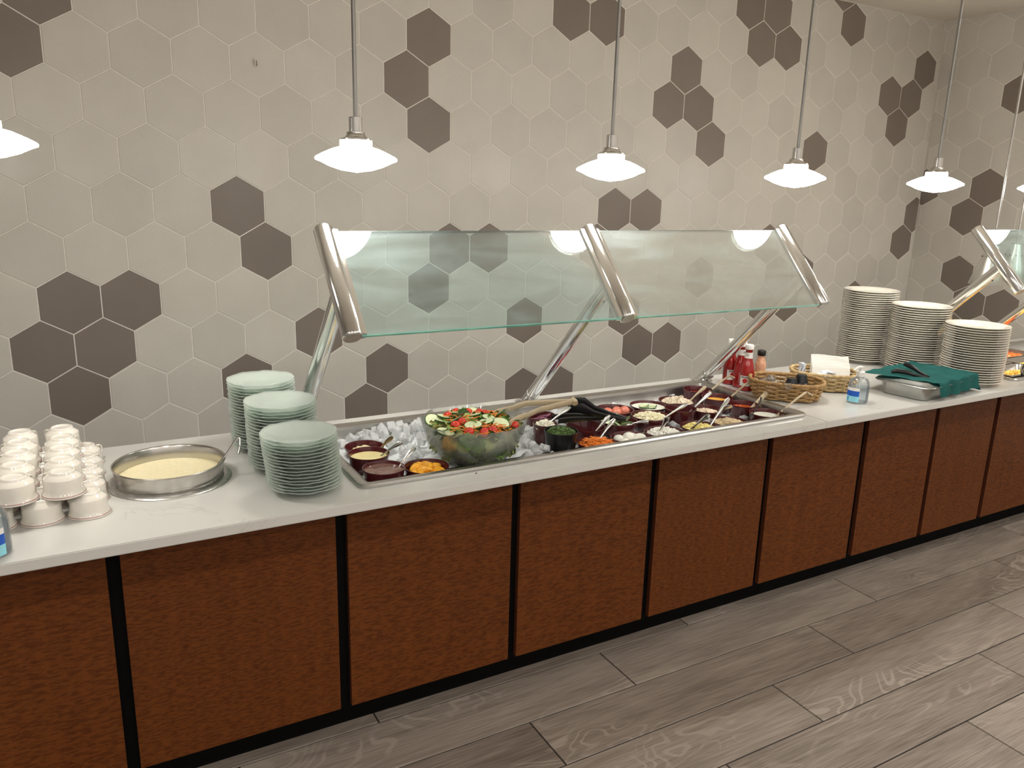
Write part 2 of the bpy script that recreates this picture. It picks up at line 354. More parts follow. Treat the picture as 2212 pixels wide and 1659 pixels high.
def tile_wall(wall, off, xlo, xhi, dark, individual, ilo, ihi):
    """wall: parent with local x along the wall, z up from floor, tile faces on local y=0"""
    zc = CEIL; far = bmesh.new(); nfar = 0
    for r in range(-7, 10):
        for i in range(ilo, ihi+1):
            cx = TW*(i+.5*(r & 1))+off; cz = Z0+1.5*TR*r
            poly = hex_poly(cx, cz, TR-GAP/math.sqrt(3)); full = True
            for ax, lim, less in ((0, xhi, True), (0, xlo, False), (1, zc-.003, True)):
                q = clip_poly(poly, ax, lim, less)
                if len(q) != len(poly) or q != poly: full = False
                poly = q
                if len(poly) < 3: break
            if len(poly) < 3: continue
            if max(p[0] for p in poly)-min(p[0] for p in poly) < .006: continue
            dk = (r, i) in dark
            if not dk and not individual(cx, cz):
                tile_geo(far, poly); nfar += 1; continue
            if full:
                link('dark_tile' if dk else 'tile', ME_DARK if dk else ME_TILE, wall, (cx, 0, cz))
            else:
                mx_ = sum(p[0] for p in poly)/len(poly); mz_ = sum(p[1] for p in poly)/len(poly)
                bm = bmesh.new(); tile_geo(bm, [(p[0]-mx_, p[1]-mz_) for p in poly]); finish('dark_tile' if dk else 'tile', bm, M_DARK if dk else M_TILE, wall, smooth=0, loc=(mx_, 0, mz_))
    if nfar:
        o = finish('tile_field', far, M_TILE, wall, smooth=0); o['kind'] = 'stuff'
    else: far.free()

DARK_BACK = {(0, 0), (0, 1), (0, 7), (0, 15), (0, 18), (0, 19), (-1, -1), (-1, 0), (-1, 4), (-1, 9), (-1, 12), (-1, 17), (-1, 18), (-1, 21),
             (-2, 0), (-2, 3), (-2, 6), (-2, 13), (-2, 14), (-3, 5), (-3, 9), (-3, 10), (1, 3), (1, 7), (1, 8), (1, 11), (1, 17), (1, 23),
             (2, 3), (2, 12), (2, 13), (2, 24), (4, 7), (4, 15), (4, 19), (5, -1), (5, 6), (5, 13), (5, 14), (5, 22), (6, 0), (6, 7), (6, 14), (6, 22), (6, 23),
             (7, 10), (7, 11), (7, 16), (7, 17), (7, 23), (8, 16), (8, 17), (8, 20), (9, 19)}
bm = bmesh.new(); box(bm, XL, 24.15*TW+.12, .0016, .14, 0, CEIL)
wall_back = struct(finish('wall_back', bm, M_GROUT, smooth=0, rot=(0, 0, TANG)))
def vis_back(x, z):
    P = Vector((x, 0, z))-cam.location; d = P.dot(fwd)
    if d < .5: return False
    px = P.dot(right)/d*1694.5; py = P.dot(up)/d*1694.5
    if not (-1106-70 < px < 1106 and -830 < py < 830+70): return False
    return z > 1.1201-1.5*TR*3.3-.02 and x < 24.6*TW
tile_wall(wall_back, 0., XL+.01, 24.15*TW-.002, DARK_BACK, vis_back, -20, 24)
# tiled side wall: local x runs from the inner corner towards the room
XC, YC = 24.15*TW*math.cos(TANG), 24.15*TW*math.sin(TANG)
bm = bmesh.new(); box(bm, -.02, 7.4, .0016, .14, 0, CEIL)
wall_right = struct(finish('wall_right', bm, M_GROUT, smooth=0, loc=(XC, YC, 0), rot=(0, 0, -PI/2+TANG)))
DARK_RIGHT = {(3, 2), (2, 2), (0, 2), (-1, 2), (-1, 3), (-2, 2), (3, 0), (6, 3)}
tile_wall(wall_right, -.404*TW, .002, 7.38, DARK_RIGHT, lambda x, z: x < 1.15 and z > .75, 0, 38)

# ceiling, floor, the rest of the room
bm = bmesh.new(); box(bm, XL-.1, XR+.3, YF-.1, .2, CEIL, CEIL+.1); ceiling = struct(finish('ceiling', bm, M_CEIL, smooth=0))
bm = bmesh.new(); box(bm, XL-.1, XL, YF, .1, 0, CEIL); struct(finish('wall_left', bm, M_PAINT, smooth=0))
bm = bmesh.new(); box(bm, XL, XR+.2, YF-.1, YF, 0, CEIL); struct(finish('wall_front', bm, M_PAINT, smooth=0))
bm = bmesh.new(); box(bm, XL-.1, XR+.3, YF-.1, .2, -.1, -.0035); floor = struct(finish('floor', bm, M_JOINT, smooth=0))
PL, PW, PG = 1.2125, .2055, .0046
def plank_mesh(L):
    bm = bmesh.new(); box(bm, -L/2+PG/2, L/2-PG/2, -PW/2+PG/2, PW/2-PG/2, -.008, 0)
    es = [e for e in bm.edges if all(v.co.z > -.001 for v in e.verts)]
    bmesh.ops.bevel(bm, geom=es, offset=.0012, segments=1, affect='EDGES')
    me = bpy.data.meshes.new('plank'); bmesh.ops.recalc_face_normals(bm, faces=bm.faces[:]); bm.to_mesh(me); bm.free(); me.materials.append(M_PLANK); return me
ME_PLANK = plank_mesh(PL)
for k in range(-3, 12):
    yc = -1.4125-PW*k; x0 = 1.5-.4045*k
    x0 -= math.floor((x0+2.2)/PL)*PL
    j = 0
    while x0+j*PL < XR-.1:
        a = x0+j*PL; bnd = min(a+PL, XR)
        if bnd-a > PL-.01: link('plank', ME_PLANK, floor, (a+PL/2, yc, 0))
        elif bnd-a > .03: link('plank', plank_mesh(bnd-a), floor, ((a+bnd)/2, yc, 0))
        j += 1
# outer floor area around the planked strip that the camera sees
bm = bmesh.new()
box(bm, XL, XR, YF, -1.4125-PW*11.5-PG, -.008, 0); box(bm, XL, XR, -1.4125+PW*3.5+PG, .0, -.008, 0)
o = finish('plank_field', bm, M_PLANK, floor, smooth=0); o['kind'] = 'stuff'

# unseen downlights added as fill, behind the camera and over the dining side
for (x, y, en) in FILL_DOWNLIGHTS:
    t = thing('fill_downlight', 'unseen recessed downlight with white trim ring, added as fill light', 'fill light', (x, y, CEIL), 0, 'added fill downlights over the room')
    bm = bmesh.new(); lathe(bm, [(.10, -.012), (.115, -.010), (.12, 0), (.10, 0), (.10, -.012)], 28); finish('trim_ring', bm, M_CHINA, t)
    bm = bmesh.new(); lathe(bm, [(0, -.004), (.10, -.004)], 28); finish('diffuser', bm, mat('fill_diffuser', (.9, .88, .84), .4, emit=(1., .9, .77), estr=3., var=.01), t)
    ld = bpy.data.lights.new('fill_downlight_lamp', 'AREA'); ld.shape = 'DISK'; ld.size = .2; ld.energy = FILL_DOWNLIGHT_W*en; ld.color = (1., .965, .91); ld.spread = math.radians(170)
    lo = bpy.data.objects.new('lamp', ld); C.objects.link(lo); lo.parent = t; lo.location = (0, 0, -.02)

# small adhesive hook on the wall
t = thing('wall_hook', 'small clear adhesive hook stuck on a beige wall tile', 'hook', (.7033, .0, Z0+.8886))
bm = bmesh.new(); box(bm, -.006, .006, -.0045, .0005, -.012, .012, .0015); finish('backplate', bm, mat('hook_plate', (.62, .58, .53), .3, var=.03), t)
bm = bmesh.new(); tube(bm, [(.001, -.005, .006), (.001, -.007, -.002), (.001, -.008, -.010), (.001, -.012, -.0135), (.001, -.016, -.010), (.001, -.017, -.006)], .0016, 8); finish('hook_wire', bm, M_ROD, t)

# ------------------------------------------------------------------ counter base
XC0, XC1 = -1.35, XR-.015
PF = -1.347                                            # panel faces
base = thing('buffet_counter_base', 'long buffet counter base of brown veneer panels on a black frame', 'counter', (0, 0, 0))
bm = bmesh.new()
box(bm, XC0+.01, XC1, PF+.018, PF+.035, .098, CZ-.026); box(bm, XC0+.01, XC1, CB-.035, CB-.02, .0, CZ-.026)
box(bm, XC0+.01, XC0+.03, PF+.035, CB-.035, .0, CZ-.026); box(bm, XC0+.03, XC1, PF+.035, CB-.035, .098, .115)
finish('frame', bm, M_BLACK, base, smooth=0)
bm = bmesh.new(); box(bm, XC0+.05, XC1, -1.262, -1.244, 0, .098); finish('toe_kick', bm, M_BLACK, base, smooth=0)
SEAMS = [(-.532, -.502), (.018, .048), (.567, .599), (1.110, 1.139), (1.644, 1.676), (2.182, 2.211), (2.716, 2.750), (3.186, 3.213), (3.636, 3.668), (4.165, 4.195)]
edges = [XC0+.01]+[v for s in SEAMS for v in s]+[XC1]
for a, b in zip(edges[0::2], edges[1::2]):
    bm = bmesh.new(); box(bm, a-(a+b)/2, b-(a+b)/2, 0, .018, .112-.44, CZ-.027-.44, .0012)
    for f in bm.faces:
        if abs(f.normal.y) < .5: f.material_index = 1
    finish('panel', bm, None, base, smooth=0, loc=((a+b)/2, PF, .44), mats=[M_PANEL, M_EDGE])

# ------------------------------------------------------------------ worktop slabs with well cut-outs
WX0, WX1, WY0, WY1 = .640, 2.250, -1.402, -.900        # salad well opening
HX0, HX1 = 3.622, 4.72                                 # hot well opening
def slab(name, x0, x1, hx0, hx1):
    bm = bmesh.new(); xs = [x0, hx0, hx1, x1]; ys = [CF, WY0, WY1, CB]; zt, zb = CZ, CZ-.0262
    vt = {(i, j): bm.verts.new((xs[i], ys[j], zt)) for i in range(4) for j in range(4)}; vb = {(i, j): bm.verts.new((xs[i], ys[j], zb)) for i in range(4) for j in range(4)}
    for i in range(3):
        for j in range(3):
            if (i, j) == (1, 1): continue
            bm.faces.new((vt[i, j], vt[i+1, j], vt[i+1, j+1], vt[i, j+1])); bm.faces.new((vb[i, j], vb[i, j+1], vb[i+1, j+1], vb[i+1, j]))
    def wallq(p, q): bm.faces.new((vt[p], vt[q], vb[q], vb[p]))
    for k in range(3):
        wallq((k, 0), (k+1, 0)); wallq((k+1, 3), (k, 3)); wallq((3, k), (3, k+1)); wallq((0, k+1), (0, k))
    wallq((1, 1), (2, 1)); wallq((2, 1), (2, 2)); wallq((2, 2), (1, 2)); wallq((1, 2), (1, 1))
    bmesh.ops.recalc_face_normals(bm, faces=bm.faces[:])
    es = [e for e in bm.edges if len(e.link_faces) == 2 and e.calc_face_angle(0) > 1 and any(abs(v.co.y-CF) < 1e-4 or abs(v.co.y-CB) < 1e-4 for v in e.verts) and abs(e.verts[0].co.z-e.verts[1].co.z) < 1e-5]
    bmesh.ops.bevel(bm, geom=es, offset=.0022, segments=2, affect='EDGES')
    return finish(name, bm, M_QUARTZ, smooth=40)
tag(slab('worktop_slab', XC0, 2.2852, WX0, WX1), 'white quartz worktop slab around the iced salad well', 'worktop')
tag(slab('worktop_slab', 2.2864, XC1, HX0, HX1), 'white quartz worktop slab under the dinner plate stacks', 'worktop')

def well(label, x0, x1, cat, depth, rimw=.030):
    t = thing('food_well', label, cat, ((x0+x1)/2, (WY0+WY1)/2, CZ))
    hx, hy = (x1-x0)/2, (WY1-WY0)/2
    def rrect(hx, hy, r, n=6):
        o = []
        for cx, cy, a0 in ((hx-r, hy-r, 0), (-hx+r, hy-r, PI/2), (-hx+r, -hy+r, PI), (hx-r, -hy+r, 1.5*PI)):
            for k in range(n+1): a = a0+PI/2*k/n; o.append((cx+r*math.cos(a), cy+r*math.sin(a)))
        return o
    bm = bmesh.new()
    prof = [(rimw, .0, .03), (rimw+.001, .006, .03), (rimw-.003, .011, .028), (rimw-.008, .012, .025), (.003, .009, .012), (-.002, .006, .012), (-.004, -.004, .012)]
    rings = [[bm.verts.new((x, y, z)) for x, y in rrect(hx+d, hy+d, r)] for d, z, r in prof]
    n = len(rings[0])
    for A, B in zip(rings, rings[1:]):
        for k in range(n): bm.faces.new((A[k], A[(k+1) % n], B[(k+1) % n], B[k]))
    finish('rim', bm, M_STEEL, t, smooth=35)
    bm = bmesh.new()
    rings = [[bm.verts.new((x, y, z)) for x, y in rrect(hx+d, hy+d, r)] for d, z, r in ((-.004, -.004, .012), (-.006, -.02, .014), (-.018, -depth+.01, .02), (-.03, -depth, .02))]
    for A, B in zip(rings, rings[1:]):
        for k in range(n): bm.faces.new((A[k], A[(k+1) % n], B[(k+1) % n], B[k]))
    bm.faces.new(rings[-1]); finish('basin', bm, M_STEEL, t, smooth=35)
    return t
well('long stainless salad well sunk in the worktop and filled with ice', WX0, WX1, 'salad bar', .072)
well('stainless hot food well sunk in the worktop beside the plate stacks', HX0, HX1, 'steam table', .072, .028)

# ------------------------------------------------------------------ sneeze guards
def guard(label, xs, panes, ends=True):
    t = thing('sneeze_guard', label, 'sneeze guard', (xs[0], -.852, CZ))
    T = Vector((0, -1.190+.852, 1.450-CZ)); B = Vector((0, -1.422+.852, 1.199-CZ)); d = (B-T).normalized(); nrm = Vector((0, d.z, -d.y))
    J = T+(B-T)*.6
    for X in xs:
        dx = X-xs[0]; o = Vector((dx, 0, 0))
        bm = bmesh.new(); foot = o.copy(); ax = (J-Vector((0, 0, 0))).normalized()
        tube(bm, [foot+Vector((0, 0, .004)), foot+ax*.12, foot+ax*.35, o+J-ax*.012], .0225, 24); p = finish('post', bm, M_CHROME, t, smooth=40)
        bm = bmesh.new(); tube(bm, [o+ax*.048, o+ax*.058], .0245, 24); finish('collar', bm, M_STEEL, p, smooth=40)
        bm = bmesh.new(); tube(bm, [o+J-ax*.045, o+J-ax*.012], .0200, 20); finish('connector', bm, M_STEEL, p, smooth=40)
        bm = bmesh.new(); ellipsoid(bm, o+J-ax*.07+Vector((0, -.0165, -.0165)), (.003, .003, .003), 8, 6); finish('set_screw', bm, M_BLACK_P, p)
        bm = bmesh.new(); lathe(bm, [(0, .0), (.046, .0), (.046, .004), (.040, .007), (.028, .010), (0, .010)], 28, c=o); finish('base_flange', bm, M_CHROME, t, smooth=40)
        bm = bmesh.new(); tube(bm, [o+T, o+T+d*.004, o+B-d*.004, o+B], [.0235, .0255, .0255, .0235], 28); bar = finish('clamp_bar', bm, M_CHROME, t, smooth=50)
        bm = bmesh.new(); tube(bm, [o+B-d*.001, o+B+d*.002], .0205, 24); finish('end_cap', bm, M_STEEL, bar, smooth=40)
        for s in ((1,) if X == xs[0] else (-1, 1) if X != xs[-1] else (-1,)):
            bm = bmesh.new(); c0 = o+Vector((s*.026, 0, 0)); ribbon(bm, [c0+T+d*.010, c0+T+(B-T)*.5, c0+B-d*.003], .024, .024, (1, 0, 0)); finish('clamp_strip', bm, M_CHROME, t, smooth=50)
    for a, b in panes:
        bm = bmesh.new(); x0, x1 = a-xs[0]+.012, b-xs[0]-.012
        p0, p1 = T+d*.012, B-d*.002; q = [Vector((x0, 0, 0))+p0, Vector((x1, 0, 0))+p0, Vector((x1, 0, 0))+p1, Vector((x0, 0, 0))+p1]
        bm.faces.new([bm.verts.new(v+nrm*.004) for v in q]); bm.faces.new([bm.verts.new(v-nrm*.004) for v in q][::-1])
        g = finish('glass_pane', bm, M_GUARD, t, smooth=0)
        for pe in (p0, p1):
            bm = bmesh.new(); v = [bm.verts.new(Vector((x, 0, 0))+pe+nrm*h+d*k) for x in (x0, x1) for h in (-.004, .004) for k in (-.0012, .0012)]
            for f in ((0, 1, 3, 2), (4, 6, 7, 5), (0, 4, 5, 1), (2, 3, 7, 6), (0, 2, 6, 4), (1, 5, 7, 3)): bm.faces.new([v[i] for i in f])
            finish('glass_edge', bm, M_GUARD_TOP if pe is p0 else M_GUARD_EDGE, g, smooth=0)
    return t
guard('long two-pane glass sneeze guard on three steel posts above the salad well', (.602, 1.446, 2.299), ((.602, 1.446), (1.446, 2.299)))
guard('glass sneeze guard with two steel posts above the hot food well', (3.522, 4.215), ((3.522, 4.215),))

# ------------------------------------------------------------------ pendant lamps
def pendant():
    t = thing('pendant_lamp', 'saucer-shaped opal glass pendant lamp on a thin steel rod', 'pendant lamp', (0, 0, 0), 0, 'pendant lamps in a row over the counter')
    bm = bmesh.new(); lathe(bm, [(.0405, .030), (.060, .0245), (.085, .0135), (.1040, .0035), (.1070, -.0005), (.1060, -.005), (.094, -.0095), (.070, -.021), (.040, -.0305), (0, -.036)], 48); finish('shade', bm, M_PENDANT, t, smooth=60)
    bm = bmesh.new(); lathe(bm, [(.0405, .030), (.0425, .033), (.0420, .046), (.030, .047)], 40); finish('shade_neck', bm, M_OPAL, t, smooth=40)
    bm = bmesh.new(); lathe(bm, [(.0385, .0465), (.039, .050), (.028, .054), (.024, .060), (.0235, .066), (.0175, .067), (.0172, .1035), (.012, .105), (0, .105)], 32); finish('lamp_holder', bm, M_SATIN, t, smooth=40)
    bm = bmesh.new(); tube(bm, [(0, 0, .104), (0, 0, CEIL-1.632-.02)], .0055, 12); finish('rod', bm, M_ROD, t, smooth=60)
    bm = bmesh.new(); lathe(bm, [(0, CEIL-1.632-.022), (.05, CEIL-1.632-.020), (.058, CEIL-1.632)], 24); finish('ceiling_canopy', bm, M_ROD, t)
    return t
P0 = pendant()
for k, X in enumerate((-.130, .697, 1.521, 2.346, 3.176, 4.000)):
    o = P0 if k == 0 else copy_tree(P0)
    o.location = (X, -1.192, 1.632)
    o['label'] = 'saucer-shaped opal glass pendant lamp '+('above the soup cups', 'above the foot of the first steel guard post', 'above the middle steel guard post', 'above the third steel guard post', 'between the third guard post and the hot well', 'above the hot food well')[k]
# heat lamps over the hot well
def heat_lamp(x, y, label):
    t = thing('heat_lamp', label, 'heat lamp', (x, y, 1.182), 0)
    bm = bmesh.new(); lathe(bm, [(.0805, .0), (.0815, .002), (.060, .075), (.030, .165), (.026, .186), (0, .187), (0, .184), (.024, .183), (.028, .163), (.058, .073), (.079, .002), (.0805, .0)], 40); s = finish('shade', bm, mat('spun_aluminium', (.70, .69, .65), .32, metal=1., var=.05), t, smooth=50)
    for k in range(10):
        a = 2*PI*k/10; bm = bmesh.new(); ellipsoid(bm, (.0425*math.cos(a), .0425*math.sin(a), .132), (.0025, .0025, .0025), 6, 4); finish('vent_hole', bm, M_BLACK_P, s)
    bm = bmesh.new(); lathe(bm, [(.027, .186), (.027, .190), (0, .191)], 28); finish('top_cap', bm, M_ROD, t)
    bm = bmesh.new(); tube(bm, [(0, 0, .190), (0, 0, CEIL-1.182)], .0055, 12); finish('rod', bm, M_SATIN, t, smooth=60)
    bm = bmesh.new(); ellipsoid(bm, (0, 0, .045), (.035, .035, .042), 16, 12); finish('bulb', bm, mat('heat_bulb', (1, .7, .4), .3, emit=(1., .62, .30), estr=14., var=.01), t)
    ld = bpy.data.lights.new('heat_lamp_light', 'SPOT'); ld.energy = 7; ld.color = (1., .74, .48); ld.spot_size = math.radians(110); ld.spot_blend = .6; ld.shadow_soft_size = .04
    lo = bpy.data.objects.new('lamp', ld); C.objects.link(lo); lo.parent = t; lo.location = (0, 0, -.002)
heat_lamp(3.835, -1.10, 'spun metal cone heat lamp just behind the steel clamp bar by the plates')
heat_lamp(4.092, -1.065, 'second spun metal cone heat lamp hanging over the hot pans')

# ------------------------------------------------------------------ soup cups stacked upside down
def cup():
    t = thing('soup_cup', '', 'cup')
    bm = bmesh.new()
    lathe(bm, [(.0455, .0), (.0475, .0008), (.0478, .003), (.0462, .0060), (.0432, .0110), (.0418, .018), (.0412, .0405), (.0400, .0430), (.0300, .0505), (.0285, .0520), (.0278, .0560), (.0262, .0575), (.0240, .0573), (.0222, .0545), (0, .0540)], 40)
    lathe(bm, [(.0455, 0), (.0425, .004), (.0392, .016), (.038, .040), (.030, .050), (0, .051)], 40)
    b = finish('cup_body', bm, M_MUG, t, smooth=50)
    bm = bmesh.new(); lathe(bm, [(.0472, .0044), (.0466, .0056)], 40); finish('rim_line', bm, M_RED_LINE, b)
    bm = bmesh.new(); ribbon(bm, [(.0395, 0, .044), (.047, 0, .0435), (.0535, 0, .040), (.0555, 0, .031), (.0530, 0, .023), (.047, 0, .0195), (.0405, 0, .019)], [.014, .013, .011, .010, .010, .011, .013], .0055, (0, 1, 0)); finish('handle', bm, M_MUG, t, smooth=60)
    return t
CUP = cup(); first = True
rng = random.Random(3)
cup_spots = []
for r in range(5):
    for c_, X in enumerate((-.003, -.0975, -.192, -.287)):
        cup_spots.append((X, -1.298+.0925*r, CZ, 0, c_, r))
for r in range(5):
    for c_, X in enumerate((-.050, -.145, -.240)):
        cup_spots.append((X, -1.298+.0925*r, CZ+.0575, 1, c_, r))
for X, Y, Z, lay, c_, r in cup_spots:
    o = CUP if first else copy_tree(CUP); first = False
    o.location = (X+rng.uniform(-.0006, .0006), Y+rng.uniform(-.0004, .0004), Z); o.scale = (.965, .965, 1)
    o.rotation_euler = (0, 0, rng.choice((.8, 2.35))+rng.uniform(-.12, .12))
    if lay:
        o['label'] = 'ivory soup cup upside down in the upper layer of stacked cups'; o['group'] = 'upper layer of soup cups'
    else:
        o['label'] = 'ivory soup cup upside down in the bottom layer of stacked cups'; o['group'] = 'bottom layer of soup cups'

# ------------------------------------------------------------------ soup pan in its ring
t = thing('soup_pan', 'round stainless soup pan holding pale cream soup', 'soup pan', (.190, -1.142, CZ))
bm = bmesh.new(); lathe(bm, [(.126, .0), (.1265, .006), (.131, .0075), (.146, .006), (.1525, .002), (.153, 0), (.126, 0)], 64); finish('mounting_ring', bm, M_STEEL, t, smooth=40)
bm = bmesh.new(); lathe(bm, [(.130, .007), (.1315, .012), (.1335, .020), (.1350, .046), (.1385, .0475), (.1395, .0495), (.1375, .0515), (.1345, .0505), (.1325, .047), (.131, .02), (.129, -.01), (.02, -.012), (0, -.012)], 64); finish('pan', bm, M_SATIN, t, smooth=40)
M_SOUP = mat('cream_soup', (.74, .66, .42), .35, sss=.2, var=.06, scale=90, bump=.5, bscale=120)
bm = bmesh.new()
lathe(bm, [(0, .012), (.05, .0122), (.10, .0118), (.1305, .0135)], 48)
tag(finish('cream_soup', bm, M_SOUP, loc=(.190, -1.142, CZ)), 'pale cream soup with bits filling the round steel pan', 'soup')
bm = bmesh.new(); tube(bm, [(.262, -1.168, .803), (.300, -1.178, .828), (.330, -1.186, .868), (.352, -1.192, .902), (.3585, -1.194, .9075), (.361, -1.2, .905), (.358, -1.212, .890), (.350, -1.226, .873)], [.003, .003, .0032, .0034, .0034, .0034, .0034, .003], 8)
ellipsoid(bm, (.248, -1.165, .798), (.026, .026, .010), 16, 8)
tag(finish('soup_ladle', bm, M_SPOON, smooth=60), 'steel ladle with hooked handle resting in the cream soup', 'ladle')

# ------------------------------------------------------------------ pressed glass plates
def glass_plate():
    bm = bmesh.new(); seg = 48
    def wob(a, r, z):
        k = max(0, (r-.05)/.045)
        return r*(1+.004*k*math.sin(a*8)+.003*k*math.sin(a*21+1)), z+.0008*k*math.sin(a*8+.6)+.0006*k*math.sin(a*17)
    lathe(bm, [(0, .003), (.050, .003), (.058, .006), (.070, .0125), (.084, .0185), (.0925, .0215), (.0945, .0225), (.0935, .0245), (.084, .0215), (.069, .0155), (.056, .0085), (.048, .0055), (0, .0055)], seg, wob=wob)
    lathe(bm, [(.047, .003), (.048, 0), (.051, 0), (.052, .0035)], seg)
    me = bpy.data.meshes.new('glass_plate'); bmesh.ops.recalc_face_normals(bm, faces=bm.faces[:]); bm.to_mesh(me); bm.free(); me.materials.append(M_PLATEGLASS); me.shade_smooth(); return me
ME_GP = glass_plate(); rng = random.Random(11)
for n, x, y, dx, dy, lab in ((17, .489, -1.363, -.018, -.012, 'the shortest stack beside the steel well rim'), (21, .480, -1.171, -.008, -.012, 'the middle stack of the three glass plate stacks'), (23, .470, -.979, -.006, -.01, 'the tallest glass plate stack at the back edge')):
    for k in range(n):
        f = k/(n-1)
        o = link('glass_plate', ME_GP, None, (x+dx*f+rng.uniform(-.0010, .0010), y+dy*f+rng.uniform(-.0006, .0006), CZ+.0087*k), (rng.uniform(-.006, .006), rng.uniform(-.006, .006), rng.uniform(0, 6.3)))
        top = k == n-1
        tag(o, ('topmost pressed glass plate of ' if top else 'pressed pale green glass plate in ')+lab, 'plate', None if top else 'glass plates in '+lab)

# ------------------------------------------------------------------ china dinner plates
def china_plate():
    bm = bmesh.new()
    lathe(bm, [(0, .004), (.074, .0035), (.0765, 0), (.080, 0), (.0815, .004), (.092, .0075), (.1105, .0150), (.1260, .0195), (.1285, .0207), (.1290, .0222), (.1275, .0232), (.1245, .0226), (.108, .0188), (.090, .0118), (.082, .0090), (.070, .0078), (0, .0078)], 48)
    me = bpy.data.meshes.new('dinner_plate'); bmesh.ops.recalc_face_normals(bm, faces=bm.faces[:]); bm.to_mesh(me); bm.free(); me.materials.append(M_CHINA); me.shade_smooth(); me.set_sharp_from_angle(angle=math.radians(60)); return me
ME_DP = china_plate(); rng = random.Random(5)
for n, x, y, dx, dy, lab in ((33, 3.335, -.845, .012, .004, 'the tallest stack of cream dinner plates'), (29, 3.366, -1.096, .006, .004, 'the middle stack of cream dinner plates'), (24, 3.386, -1.347, .006, .004, 'the shortest stack of cream dinner plates')):
    sh = [0, 0]
    for k in range(n):
        if rng.random() < .16: sh = [rng.uniform(-.0025, .0025), rng.uniform(-.0012, .0012)]
        f = k/(n-1)
        o = link('dinner_plate', ME_DP, None, (x+dx*f+sh[0]+rng.uniform(-.001, .001), y+dy*f+sh[1]+rng.uniform(-.001, .001), CZ+.0101*k), (0, 0, rng.uniform(0, 6.3))); o.scale = (.968, .968, 1)
        top = k == n-1
        tag(o, ('topmost plate of ' if top else 'cream china plate in ')+lab, 'plate', None if top else 'plates in '+lab)

# ------------------------------------------------------------------ hand sanitizer pump bottles
M_GEL = thin_glass('sanitizer_gel', (.86, .91, .95), .05, .10, (.75, .84, .92))
M_BLUE = mat('label_blue', (.012, .10, .52), .4, var=.08); M_AQUA = mat('label_aqua', (.27, .66, .78), .4, var=.08)
M_PUMP = mat('white_plastic', (.80, .79, .76), .3, var=.02)
def sanitizer(loc, rz, label, s=1.):
    t = thing('sanitizer_bottle', label, 'bottle', loc, rz); t.scale = (s, s, s)
    def ov(a, r, z): return (r*(1-.14*abs(math.sin(a))**2), z)
    bm = bmesh.new(); lathe(bm, [(0, .002), (.034, .001), (.040, .005), (.0405, .012), (.0405, .066), (.0385, .080), (.031, .093), (.020, .101), (.0135, .104), (.0135, .110)], 36, wob=ov); finish('bottle_body', bm, M_BOTTLE, t, smooth=60)
    bm = bmesh.new(); lathe(bm, [(0, .004), (.037, .005), (.0385, .012), (.0385, .063), (0, .063)], 36, wob=ov); finish('gel', bm, M_GEL, t, smooth=40)
    bm = bmesh.new(); lathe(bm, [(.0145, .103), (.0155, .104), (.0155, .121), (.012, .124), (.006, .1245), (.006, .134), (0, .135)], 24); pmp = finish('pump_collar', bm, M_PUMP, t, smooth=40)
    bm = bmesh.new(); ribbon(bm, [(-.012, 0, .137), (.0, 0, .140), (.014, 0, .1385), (.026, 0, .132), (.031, 0, .127)], [.010, .016, .012, .008, .006], [.006, .008, .007, .006, .005], (0, 1, 0)); finish('pump_head', bm, M_PUMP, pmp, smooth=50)
    bm = bmesh.new(); tube(bm, [(0, 0, .012), (0, 0, .103)], .0035, 8); finish('dip_tube', bm, M_PUMP, t)
    for z0, z1, mm, nm in ((.030, .051, M_BLUE, 'label_band'), (.008, .030, M_AQUA, 'label_band'), (.051, .063, M_PUMP, 'label_band')):
        bm = bmesh.new(); n = 14
        for z in (z0, z1):
            for k in range(n+1):
                a = -.95+1.9*k/n; r = .0412*(1-.14*abs(math.sin(a))**2); bm.verts.new((r*math.cos(a), r*math.sin(a), z))
        bm.verts.ensure_lookup_table()
        for k in range(n): bm.faces.new((bm.verts[k], bm.verts[k+1], bm.verts[n+2+k], bm.verts[n+1+k]))
        finish(nm, bm, mm, t, smooth=40)
    bm = bmesh.new(); box(bm, .0408, .0418, -.0055, -.0025, .012, .026); finish('label_mark', bm, M_BLUE, t, smooth=0)
sanitizer((2.618, -1.372, CZ), 2.95, 'clear sanitizer pump bottle with blue label beside the wicker baskets')
sanitizer((-.187, -1.447, CZ), -1.72, 'clear sanitizer pump bottle with blue label in front of the soup cups', 1.06)

# ------------------------------------------------------------------ crocks in the ice
def crock(x, y, r, ztop, h, label, m=None, name='crock'):
    bm = bmesh.new(); e = .006
    lathe(bm, [(0, -h), (r*.80, -h), (r*.84, -h+.004), (r*.95, -.012), (r*.985, -.005), (r, -.002), (r*.995, .0), (r*.96, .0), (r*.93, -.006), (r*.80, -h+.010), (r*.5, -h+.006), (0, -h+.006)], 40)
    o = finish(name, bm, m or M_MAROON, loc=(x, y, ztop), smooth=50)
    return tag(o, label, 'crock')
RC = .0705
CR = {}
def add(k, x, y, r, zt, h, label, m=None): CR[k] = (x, y, r, zt, h); crock(x, y, r, zt, h, label, m)
add('butter', 0.7420, -1.0750, .060, .794, .06, 'maroon crock with pale butter cubes, farthest back in the left end')
add('mustard', 0.7119, -1.2033, .060, .816, .065, 'maroon crock of pale yellow dressing')
add('pudding', 0.7134, -1.3231, .059, .812, .062, 'maroon crock of glossy chocolate pudding')
add('peach', 0.8369, -1.3319, .064, .800, .06, 'maroon crock of orange peach slices')
add('onion', 1.3850, -1.0450, .056, .808, .06, 'maroon crock of red onion rings behind the salad bowl tongs')
add('crumb', 1.3180, -1.1850, .040, .826, .085, 'small tall maroon crock heaped with white cheese crumbs')
